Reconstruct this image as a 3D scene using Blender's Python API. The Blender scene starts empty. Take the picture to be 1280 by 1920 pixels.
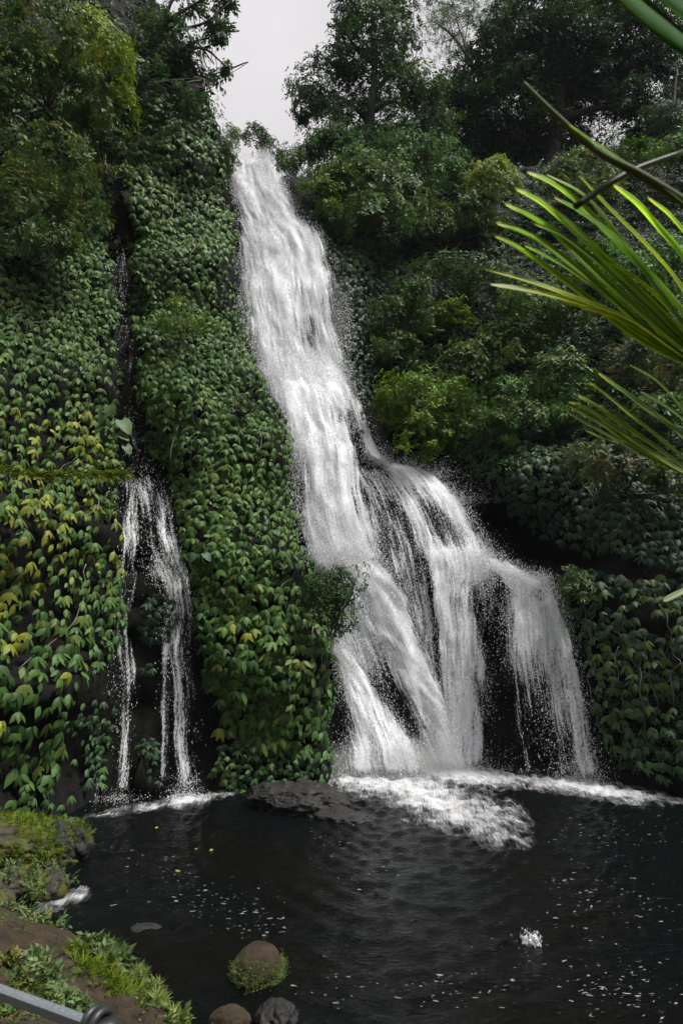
import bpy, math, random
import numpy as np
from mathutils import Matrix, Vector

random.seed(11)
rng = np.random.default_rng(11)
scene = bpy.context.scene
COL = scene.collection
PI = math.pi

# ------------------------------------------------------------------ camera
CAM_H, PITCH, F = 6.0, math.radians(9.75), 1280.0
cs, sn = math.cos(PITCH), math.sin(PITCH)
cd = bpy.data.cameras.new('camera')
cd.sensor_fit = 'VERTICAL'
cd.sensor_height = 36.0
cd.lens = 24.0
cd.clip_start = 0.05
cd.clip_end = 2000
cd.dof.use_dof = True
cd.dof.focus_distance = 30.0
cd.dof.aperture_fstop = 4.5
cam = bpy.data.objects.new('camera', cd)
cam.location = (0, 0, CAM_H)
cam.rotation_euler = (PI / 2 + PITCH, 0, 0)
COL.objects.link(cam)
scene.camera = cam

# ------------------------------------------------------------------ sky, sun, exposure
SUN_DIR = Vector((0.42, -0.18, 0.89)).normalized()
sun_el = math.asin(SUN_DIR.z)
sun_az = math.atan2(SUN_DIR.x, SUN_DIR.y)
world = bpy.data.worlds.new('World')
scene.world = world
world.use_nodes = True
nt = world.node_tree
nt.nodes.clear()
N = nt.nodes.new
sky = N('ShaderNodeTexSky')
sky.sky_type = 'NISHITA'
sky.sun_disc = False
sky.sun_elevation = sun_el
sky.sun_rotation = sun_az
tc = N('ShaderNodeTexCoord')
sep = N('ShaderNodeSeparateXYZ')
nt.links.new(tc.outputs['Generated'], sep.inputs[0])
up = N('ShaderNodeMapRange')                      # an overcast sky brightens towards the zenith
up.inputs['From Min'].default_value = 0.0
up.inputs['From Max'].default_value = 1.0
up.inputs['To Min'].default_value = 0.36
up.inputs['To Max'].default_value = 1.0
nt.links.new(sep.outputs['Z'], up.inputs['Value'])
cn = N('ShaderNodeTexNoise')
cn.inputs['Scale'].default_value = 2.2
cn.inputs['Detail'].default_value = 5
nt.links.new(tc.outputs['Generated'], cn.inputs['Vector'])
cm = N('ShaderNodeMapRange')
cm.inputs['From Min'].default_value = 0.3
cm.inputs['From Max'].default_value = 0.7
cm.inputs['To Min'].default_value = 4.9
cm.inputs['To Max'].default_value = 6.7
nt.links.new(cn.outputs['Fac'], cm.inputs['Value'])
mul = N('ShaderNodeMath')
mul.operation = 'MULTIPLY'
nt.links.new(up.outputs[0], mul.inputs[0])
nt.links.new(cm.outputs[0], mul.inputs[1])
tint = N('ShaderNodeVectorMath')
tint.operation = 'SCALE'
tint.inputs[0].default_value = (1.0, 0.955, 0.975)
nt.links.new(mul.outputs[0], tint.inputs['Scale'])
mx = N('ShaderNodeMix')
mx.data_type = 'RGBA'
mx.inputs['Factor'].default_value = 0.93
nt.links.new(sky.outputs[0], mx.inputs[6])
nt.links.new(tint.outputs[0], mx.inputs[7])
bg = N('ShaderNodeBackground')
bg.inputs['Strength'].default_value = 0.1
nt.links.new(mx.outputs[2], bg.inputs['Color'])
wo = N('ShaderNodeOutputWorld')
nt.links.new(bg.outputs[0], wo.inputs['Surface'])

sl = bpy.data.lights.new('sun', 'SUN')
sl.energy = 3.5
sl.angle = math.radians(12)
sl.color = (1.0, 0.97, 0.92)
so = bpy.data.objects.new('sun', sl)
so.rotation_euler = SUN_DIR.to_track_quat('Z', 'Y').to_euler()
COL.objects.link(so)

vs = scene.view_settings
vs.view_transform = 'Standard'
vs.look = 'None'
vs.gamma = 1.0
vs.use_curve_mapping = False
vs.exposure = 0.74
cy = scene.cycles
cy.max_bounces = 8
cy.diffuse_bounces = 3
cy.glossy_bounces = 3
cy.transmission_bounces = 4
cy.transparent_max_bounces = 24
cy.caustics_reflective = False
cy.caustics_refractive = False

# ------------------------------------------------------------------ helpers
def ray(px, py):
    px = np.asarray(px, float); py = np.asarray(py, float)
    u = (px - 640) / F; v = (960 - py) / F
    dy = cs - v * sn
    return u / dy, (sn + v * cs) / dy

def at(px, py, Y):
    """the world point seen at pixel (px, py) that lies Y metres ahead"""
    a, b = ray(px, py)
    return np.stack([a * Y, np.broadcast_to(Y, np.shape(a * Y)).astype(float), CAM_H + b * Y], -1)

def on_water(px, py, z=0.0):
    a, b = ray(px, py)
    return at(px, py, (z - CAM_H) / b)

def proj(P):
    x, y, z = P[..., 0], P[..., 1], P[..., 2] - CAM_H
    f = y * cs + z * sn
    return 640 + F * x / f, 960 - F * (z * cs - y * sn) / f

def inside(poly, px, py):
    poly = np.asarray(poly, float)
    r = np.zeros(np.shape(px), bool)
    j = len(poly) - 1
    for i in range(len(poly)):
        xi, yi = poly[i]; xj, yj = poly[j]
        c = ((yi > py) != (yj > py)) & (px < (xj - xi) * (py - yi) / (yj - yi + 1e-9) + xi)
        r ^= c
        j = i
    return r

def _hash(ix, iy, iz, seed):
    h = (ix.astype(np.int64) * 374761393 + iy.astype(np.int64) * 668265263 + iz.astype(np.int64) * 2147483647 + seed * 974711) & 0xffffffff
    h = ((h ^ (h >> 13)) * 1274126177) & 0xffffffff
    h = ((h ^ (h >> 16)) * 2246822519) & 0xffffffff
    return ((h ^ (h >> 15)) & 0xffffff) / float(0xffffff)

def vnoise(p, seed=0):
    p = np.asarray(p, float)
    i = np.floor(p).astype(np.int64)
    f = p - i
    f = f * f * (3 - 2 * f)
    r = 0
    for a in (0, 1):
        for b in (0, 1):
            for c in (0, 1):
                w = (f[..., 0] if a else 1 - f[..., 0]) * (f[..., 1] if b else 1 - f[..., 1]) * (f[..., 2] if c else 1 - f[..., 2])
                r = r + w * _hash(i[..., 0] + a, i[..., 1] + b, i[..., 2] + c, seed)
    return r

def fbm(p, octv=4, seed=0):
    p = np.asarray(p, float)
    r, a, t = 0, 1.0, 0
    for k in range(octv):
        r = r + a * vnoise(p * (2 ** k) + 17.3 * k, seed + k)
        t += a; a *= .5
    return r / t

def unit(v):
    v = np.asarray(v, float)
    return v / (np.linalg.norm(v, axis=-1, keepdims=True) + 1e-12)

def frames(tip, nrm):
    """rotation matrices whose columns are side, tip, normal"""
    t = unit(tip)
    z = nrm - (nrm * t).sum(-1, keepdims=True) * t
    z = unit(z)
    x = np.cross(t, z)
    return np.stack([x, t, z], -1)

def instance(tv, tf, R, P, S):
    n, m = len(P), len(tv)
    S = np.asarray(S, float)
    if S.ndim == 1:
        S = S[:, None]
    V = np.einsum('nij,nmj->nmi', R, tv[None] * S[:, None, :]) + P[:, None, :]
    Fc = (tf[None] + (np.arange(n) * m)[:, None, None]).reshape(-1, 3)
    return V.reshape(-1, 3), Fc

def mesh_of(name, V, T, mat=None, col=None, smooth=True, attrs=None):
    me = bpy.data.meshes.new(name)
    V = np.asarray(V, np.float32); T = np.asarray(T, np.int32)
    me.vertices.add(len(V)); me.vertices.foreach_set('co', V.ravel())
    k = T.shape[1]
    me.loops.add(T.size); me.loops.foreach_set('vertex_index', T.ravel())
    me.polygons.add(len(T))
    me.polygons.foreach_set('loop_start', np.arange(0, T.size, k, dtype=np.int32))
    me.polygons.foreach_set('loop_total', np.full(len(T), k, np.int32))
    me.polygons.foreach_set('use_smooth', np.full(len(T), smooth, bool))
    me.update(calc_edges=True)
    if col is not None:
        a = me.attributes.new('col', 'FLOAT_COLOR', 'POINT')
        c = np.ones((len(V), 4), np.float32); c[:, :3] = col
        a.data.foreach_set('color', c.ravel())
    for key, val in (attrs or {}).items():
        val = np.asarray(val, np.float32)
        if val.ndim == 2:
            a = me.attributes.new(key, 'FLOAT_VECTOR', 'POINT'); a.data.foreach_set('vector', val.ravel())
        else:
            a = me.attributes.new(key, 'FLOAT', 'POINT'); a.data.foreach_set('value', val)
    if mat:
        me.materials.append(mat)
    me.validate()
    return me

def link(name, data, parent=None, loc=(0, 0, 0), kind=None):
    o = bpy.data.objects.new(name, data)
    COL.objects.link(o)
    o.location = Vector([float(c) for c in loc])
    if parent:
        o.parent = parent
    if kind:
        o['kind'] = kind
    return o

def tag(o, label, cat, group=None, kind=None):
    o['label'] = label
    o['category'] = cat
    if group: o['group'] = group
    if kind: o['kind'] = kind
    return o

def thing(name, label, cat, loc, group=None):
    o = bpy.data.objects.new(name, None)
    COL.objects.link(o)
    o.empty_display_size = .3
    o.location = Vector([float(c) for c in loc])
    return tag(o, label, cat, group)

def part(name, V, T, mat, root, col=None, kind=None, smooth=True, attrs=None):
    """a child mesh whose vertices V are given in world space"""
    L = np.array(root.location)
    return link(name, mesh_of(name, np.asarray(V) - L, T, mat, col, smooth, attrs), root, kind=kind)

class Bag:
    def __init__(s): s.V, s.T, s.C, s.n = [], [], [], 0
    def add(s, V, T, C=None):
        s.V.append(V); s.T.append(T + s.n); s.n += len(V)
        if C is not None: s.C.append(C)
    def get(s):
        return np.concatenate(s.V), np.concatenate(s.T), (np.concatenate(s.C) if s.C else None)

def tube(pts, rad, n=7, wob=0.0):
    pts = np.asarray(pts, float); m = len(pts)
    rad = np.broadcast_to(np.asarray(rad, float), (m,))
    d = np.gradient(pts, axis=0); d = unit(d)
    ref = np.array([0.3, 0.2, 0.93]) if abs(d[0, 2]) < .9 else np.array([1., 0, 0])
    a = unit(np.cross(d, ref)); b = np.cross(d, a)
    th = np.arange(n) * 2 * PI / n
    r = rad[:, None] * (1 + wob * (rng.random((m, n)) - .5))
    V = pts[:, None] + r[..., None] * (np.cos(th)[None, :, None] * a[:, None] + np.sin(th)[None, :, None] * b[:, None])
    V = np.concatenate([V.reshape(-1, 3), pts[[0, -1]]])
    T = []
    for i in range(m - 1):
        for j in range(n):
            p, q = i * n + j, i * n + (j + 1) % n
            T += [(p, q, q + n), (p, q + n, p + n)]
    for j in range(n):
        T += [(m * n, (j + 1) % n, j), (m * n + 1, (m - 1) * n + j, (m - 1) * n + (j + 1) % n)]
    return V, np.array(T)

def curve(pts, n):
    """smooth Catmull-Rom resampling of a polyline"""
    p = np.asarray(pts, float)
    if len(p) == 2:
        return p[0] + (p[1] - p[0]) * np.linspace(0, 1, n)[:, None]
    q = np.vstack([2 * p[0] - p[1], p, 2 * p[-1] - p[-2]])
    t = np.linspace(0, len(p) - 1 - 1e-6, n)
    i = t.astype(int); f = (t - i)[:, None]
    a, b, c, d = q[i], q[i + 1], q[i + 2], q[i + 3]
    return .5 * (2 * b + (c - a) * f + (2 * a - 5 * b + 4 * c - d) * f ** 2 + (3 * b - a - 3 * c + d) * f ** 3)

def ico(sub):
    import bmesh
    bm = bmesh.new(); bmesh.ops.create_icosphere(bm, subdivisions=sub, radius=1)
    bm.verts.ensure_lookup_table()
    V = np.array([v.co[:] for v in bm.verts]); T = np.array([[v.index for v in f.verts] for f in bm.faces])
    bm.free()
    return V, T
ICO5, ICO4, ICO3 = ico(6), ico(5), ico(3)

# ------------------------------------------------------------------ materials
def material(name):
    m = bpy.data.materials.new(name)
    m.use_nodes = True
    m.node_tree.nodes.clear()
    t = m.node_tree
    out = t.nodes.new('ShaderNodeOutputMaterial')
    return m, t, out

def node(t, kind, **kw):
    n = t.nodes.new(kind)
    for k, v in kw.items():
        if hasattr(n, k) and k not in ('Scale', 'Detail'):
            setattr(n, k, v)
        else:
            n.inputs[k].default_value = v
    return n

def ramp(t, fac, stops):
    r = t.nodes.new('ShaderNodeValToRGB')
    e = r.color_ramp.elements
    while len(e) < len(stops): e.new(0.5)
    for k, (p, c) in enumerate(stops):
        e[k].position = p
        e[k].color = (*c, 1) if len(c) == 3 else c
    t.links.new(fac, r.inputs[0])
    return r.outputs[0]

def leaf_material(name, rough=.42, trans=.22, spec=.5, tboost=1.6, tr=1.0):
    m, t, out = material(name)
    at_ = node(t, 'ShaderNodeAttribute', attribute_name='col')
    geo = node(t, 'ShaderNodeNewGeometry')
    no = node(t, 'ShaderNodeTexNoise', Scale=6.0, Detail=3.0)
    t.links.new(geo.outputs['Position'], no.inputs['Vector'])
    mr = node(t, 'ShaderNodeMapRange')
    mr.inputs['From Min'].default_value = .3; mr.inputs['From Max'].default_value = .7
    mr.inputs['To Min'].default_value = .75; mr.inputs['To Max'].default_value = 1.2
    t.links.new(no.outputs['Fac'], mr.inputs['Value'])
    sc = node(t, 'ShaderNodeVectorMath', operation='SCALE')
    t.links.new(at_.outputs['Color'], sc.inputs[0]); t.links.new(mr.outputs[0], sc.inputs['Scale'])
    p = node(t, 'ShaderNodeBsdfPrincipled')
    p.inputs['Roughness'].default_value = rough
    p.inputs['Specular IOR Level'].default_value = spec
    t.links.new(sc.outputs[0], p.inputs['Base Color'])
    tl = node(t, 'ShaderNodeBsdfTranslucent')
    tb = node(t, 'ShaderNodeVectorMath', operation='MULTIPLY')
    tb.inputs[1].default_value = (tboost * tr, tboost * 1.15, tboost * .5)
    t.links.new(sc.outputs[0], tb.inputs[0]); t.links.new(tb.outputs[0], tl.inputs['Color'])
    mix = node(t, 'ShaderNodeMixShader'); mix.inputs[0].default_value = trans
    t.links.new(p.outputs[0], mix.inputs[1]); t.links.new(tl.outputs[0], mix.inputs[2])
    t.links.new(mix.outputs[0], out.inputs['Surface'])
    return m

M_LEAF = leaf_material('broad_leaf', .52, .16, .22)
M_SMALL = leaf_material('small_leaf', .5, .2, .14)
M_DULL = leaf_material('dull_palm_leaf', .8, .35, .05)  # rough, low-gloss leaf for the dark green corner frond
M_PALM = leaf_material('palm_leaf', .38, .58, .4, 3.2, 1.15)

def rock_material(name, dark, light, moss=None, moss_amt=.5, wet=.35, scale=1.2, spec=.3):
    m, t, out = material(name)
    geo = node(t, 'ShaderNodeNewGeometry')
    mp = node(t, 'ShaderNodeMapping'); mp.inputs['Scale'].default_value = (1, 1, .55)
    t.links.new(geo.outputs['Position'], mp.inputs['Vector'])
    n1 = node(t, 'ShaderNodeTexNoise', Scale=scale, Detail=8.0); n1.inputs['Roughness'].default_value = .68
    n2 = node(t, 'ShaderNodeTexNoise', Scale=scale * 5, Detail=6.0)
    t.links.new(mp.outputs[0], n1.inputs['Vector']); t.links.new(mp.outputs[0], n2.inputs['Vector'])
    c = ramp(t, n1.outputs['Fac'], [(.3, dark), (.72, light)])
    p = node(t, 'ShaderNodeBsdfPrincipled')
    p.inputs['Specular IOR Level'].default_value = spec
    rr = node(t, 'ShaderNodeMapRange')
    rr.inputs['To Min'].default_value = wet; rr.inputs['To Max'].default_value = min(1, wet + .4)
    t.links.new(n2.outputs['Fac'], rr.inputs['Value']); t.links.new(rr.outputs[0], p.inputs['Roughness'])
    if moss:
        n3 = node(t, 'ShaderNodeTexNoise', Scale=scale * .8, Detail=6.0)
        t.links.new(geo.outputs['Position'], n3.inputs['Vector'])
        f = ramp(t, n3.outputs['Fac'], [(1 - moss_amt - .06, (0, 0, 0)), (1 - moss_amt + .06, (1, 1, 1))])
        mm = node(t, 'ShaderNodeMix', data_type='RGBA')
        t.links.new(f, mm.inputs['Factor']); t.links.new(c, mm.inputs[6])
        mc = ramp(t, n2.outputs['Fac'], [(.3, tuple(x * .5 for x in moss)), (.7, moss)])
        t.links.new(mc, mm.inputs[7])
        c = mm.outputs[2]
    t.links.new(c, p.inputs['Base Color'])
    b = node(t, 'ShaderNodeBump'); b.inputs['Strength'].default_value = .9; b.inputs['Distance'].default_value = .12
    ad = node(t, 'ShaderNodeMath', operation='MULTIPLY_ADD'); ad.inputs[1].default_value = .35
    t.links.new(n2.outputs['Fac'], ad.inputs[0]); t.links.new(n1.outputs['Fac'], ad.inputs[2])
    t.links.new(ad.outputs[0], b.inputs['Height']); t.links.new(b.outputs[0], p.inputs['Normal'])
    t.links.new(p.outputs[0], out.inputs['Surface'])
    return m

M_CLIFF = rock_material('wet_basalt', (.002, .002, .002), (.014, .0135, .0125), (.007, .010, .004), .38, .5, 2.0, .06)
M_UNSEEN_SLOPE = rock_material('unseen_wooded_slope', (.012, .022, .008), (.04, .06, .02), None, .5, .8, .6, .1)
M_ROCK = rock_material('grey_rock', (.008, .008, .008), (.035, .033, .031), (.022, .032, .008), .28, .4, 2.2)
M_MOSSROCK = rock_material('mossy_rock', (.012, .011, .009), (.07, .06, .045), (.085, .10, .012), .55, .5, 1.8)
M_SOIL = rock_material('bank_soil', (.010, .007, .004), (.06, .040, .023), (.040, .05, .012), .40, .6, 2.6)

def bark_material(name, a, b):
    m, t, out = material(name)
    geo = node(t, 'ShaderNodeNewGeometry')
    mp = node(t, 'ShaderNodeMapping'); mp.inputs['Scale'].default_value = (6, 6, 1.2)
    t.links.new(geo.outputs['Position'], mp.inputs['Vector'])
    n1 = node(t, 'ShaderNodeTexNoise', Scale=1.0, Detail=5.0)
    t.links.new(mp.outputs[0], n1.inputs['Vector'])
    p = node(t, 'ShaderNodeBsdfPrincipled'); p.inputs['Roughness'].default_value = .85
    t.links.new(ramp(t, n1.outputs['Fac'], [(.3, a), (.7, b)]), p.inputs['Base Color'])
    bu = node(t, 'ShaderNodeBump'); bu.inputs['Distance'].default_value = .05
    t.links.new(n1.outputs['Fac'], bu.inputs['Height']); t.links.new(bu.outputs[0], p.inputs['Normal'])
    t.links.new(p.outputs[0], out.inputs['Surface'])
    return m
M_BARK = bark_material('dark_bark', (.02, .017, .013), (.07, .06, .048))
M_PALEBARK = bark_material('pale_bark', (.10, .09, .075), (.24, .22, .19))

def white_water(name, sx, sy, bump=.02, ALB=(.91, .93, .96), soft=0.):
    """frothing water: opaque white where the flow is thick, broken into strands and beads where it thins"""
    m, t, out = material(name)
    fl = node(t, 'ShaderNodeAttribute', attribute_name='flow')
    de = node(t, 'ShaderNodeAttribute', attribute_name='dens')
    def nz(ax, ay, det, rough=.55):
        mp = node(t, 'ShaderNodeMapping'); mp.inputs['Scale'].default_value = (ax * sx, ay * sy, 1)
        t.links.new(fl.outputs['Vector'], mp.inputs['Vector'])
        n = node(t, 'ShaderNodeTexNoise', Scale=1.0, Detail=det); n.inputs['Roughness'].default_value = rough
        n.inputs['Distortion'].default_value = .12
        t.links.new(mp.outputs[0], n.inputs['Vector'])
        return n.outputs['Fac']
    a, b, c = nz(1.0, .22, 3), nz(7.5, .42, 4), nz(24, 8.0, 3, .8)
    def madd(x, k, y):
        n = node(t, 'ShaderNodeMath', operation='MULTIPLY_ADD'); n.inputs[1].default_value = k
        t.links.new(x, n.inputs[0])
        if isinstance(y, (int, float)): n.inputs[2].default_value = y
        else: t.links.new(y, n.inputs[2])
        return n.outputs[0]
    def step(x, lo, hi, top):
        r = node(t, 'ShaderNodeMapRange', interpolation_type='SMOOTHSTEP')
        r.inputs['From Min'].default_value = lo; r.inputs['From Max'].default_value = hi; r.inputs['To Max'].default_value = top
        t.links.new(x, r.inputs['Value'])
        return r.outputs[0]
    s = madd(a, 1.8, -2.34)
    s = madd(b, 1.35, s)
    s = madd(c, 1.35, s)
    s = madd(de.outputs['Fac'], 1.15, s)
    core = step(s, .28 - soft, .80 + soft, .95)            # thick strands
    g_ = madd(de.outputs['Fac'], .75, madd(a, .7, madd(b, .5, madd(c, 2.2, -2.0))))
    veil = step(g_, .2, .8, .55)                          # thin veil of beads between them
    mxm = node(t, 'ShaderNodeMath', operation='MAXIMUM'); t.links.new(core, mxm.inputs[0]); t.links.new(veil, mxm.inputs[1])
    class r: outputs = [mxm.outputs[0]]
    d = node(t, 'ShaderNodeBsdfDiffuse'); d.inputs['Color'].default_value = (*ALB, 1)
    tl = node(t, 'ShaderNodeBsdfTranslucent'); tl.inputs['Color'].default_value = (.80, .81, .83, 1)
    bu = node(t, 'ShaderNodeBump'); bu.inputs['Distance'].default_value = bump; bu.inputs['Strength'].default_value = .8
    t.links.new(madd(c, .35, b), bu.inputs['Height'])
    t.links.new(bu.outputs[0], d.inputs['Normal'])
    m1 = node(t, 'ShaderNodeMixShader'); m1.inputs[0].default_value = .12
    t.links.new(d.outputs[0], m1.inputs[1]); t.links.new(tl.outputs[0], m1.inputs[2])
    tr = node(t, 'ShaderNodeBsdfTransparent')
    m2 = node(t, 'ShaderNodeMixShader')
    t.links.new(r.outputs[0], m2.inputs[0]); t.links.new(tr.outputs[0], m2.inputs[1]); t.links.new(m1.outputs[0], m2.inputs[2])
    t.links.new(m2.outputs[0], out.inputs['Surface'])
    return m
M_FALL = white_water('falling_water', 1, 1)
M_FOAM = white_water('foam', 2.6, 4.6, .03, (.68, .69, .71), .5)

m, t, out = material('water_beads')
p = node(t, 'ShaderNodeBsdfPrincipled')
p.inputs['Base Color'].default_value = (.82, .83, .85, 1); p.inputs['Roughness'].default_value = .3
t.links.new(p.outputs[0], out.inputs['Surface'])
M_BEAD = m
m, t, out = material('glint_flecks')
d = node(t, 'ShaderNodeBsdfDiffuse'); d.inputs['Color'].default_value = (.17, .18, .185, 1)  # flat pale grey painted for the glints on the pool
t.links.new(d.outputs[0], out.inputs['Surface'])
M_GLINT = m

m, t, out = material('pool_water')
geo = node(t, 'ShaderNodeNewGeometry')
mp = node(t, 'ShaderNodeMapping'); mp.inputs['Scale'].default_value = (1, 1.5, 1); mp.inputs['Rotation'].default_value = (0, 0, .35)
t.links.new(geo.outputs['Position'], mp.inputs['Vector'])
n1 = node(t, 'ShaderNodeTexNoise', Scale=3.4, Detail=8.0); n1.inputs['Distortion'].default_value = 1.1; n1.inputs['Roughness'].default_value = .62
n2 = node(t, 'ShaderNodeTexNoise', Scale=.16, Detail=2.0)
t.links.new(mp.outputs[0], n1.inputs['Vector']); t.links.new(geo.outputs['Position'], n2.inputs['Vector'])
p = node(t, 'ShaderNodeBsdfPrincipled')
p.inputs['Roughness'].default_value = .02
p.inputs['IOR'].default_value = 1.33
p.inputs['Specular IOR Level'].default_value = .13
t.links.new(ramp(t, n2.outputs['Fac'], [(.4, (.003, .0028, .0024)), (.6, (.002, .0032, .0036))]), p.inputs['Base Color'])
b = node(t, 'ShaderNodeBump'); b.inputs['Strength'].default_value = 1.0; b.inputs['Distance'].default_value = .036
n3 = node(t, 'ShaderNodeTexNoise', Scale=5.5, Detail=3.0); n3.inputs['Distortion'].default_value = .8   # sharp little crests that catch the sky
mp2 = node(t, 'ShaderNodeMapping'); mp2.inputs['Scale'].default_value = (.6, 1.7, 1); mp2.inputs['Rotation'].default_value = (0, 0, -.15)
t.links.new(geo.outputs['Position'], mp2.inputs['Vector']); t.links.new(mp2.outputs[0], n3.inputs['Vector'])
crest = node(t, 'ShaderNodeMapRange', interpolation_type='SMOOTHSTEP'); crest.inputs['From Min'].default_value = .58; crest.inputs['From Max'].default_value = .74
t.links.new(n3.outputs['Fac'], crest.inputs['Value'])
hs = node(t, 'ShaderNodeMath', operation='MULTIPLY_ADD'); hs.inputs[1].default_value = 1.7
t.links.new(crest.outputs[0], hs.inputs[0]); t.links.new(n1.outputs['Fac'], hs.inputs[2])
t.links.new(hs.outputs[0], b.inputs['Height']); t.links.new(b.outputs[0], p.inputs['Normal'])
t.links.new(p.outputs[0], out.inputs['Surface'])
M_POOL = m

m, t, out = material('galvanised_steel')
n1 = node(t, 'ShaderNodeTexNoise', Scale=60.0, Detail=5.0)
p = node(t, 'ShaderNodeBsdfPrincipled'); p.inputs['Metallic'].default_value = .55; p.inputs['Roughness'].default_value = .5
t.links.new(ramp(t, n1.outputs['Fac'], [(.35, (.16, .19, .21)), (.7, (.34, .37, .39))]), p.inputs['Base Color'])
t.links.new(p.outputs[0], out.inputs['Surface'])
M_STEEL = m
m, t, out = material('black_rubber')
n1 = node(t, 'ShaderNodeTexNoise', Scale=90.0, Detail=4.0)
p = node(t, 'ShaderNodeBsdfPrincipled'); p.inputs['Roughness'].default_value = .42
t.links.new(ramp(t, n1.outputs['Fac'], [(.35, (.012, .013, .015)), (.7, (.035, .037, .04))]), p.inputs['Base Color'])
t.links.new(p.outputs[0], out.inputs['Surface'])
M_BLACK = m

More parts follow.
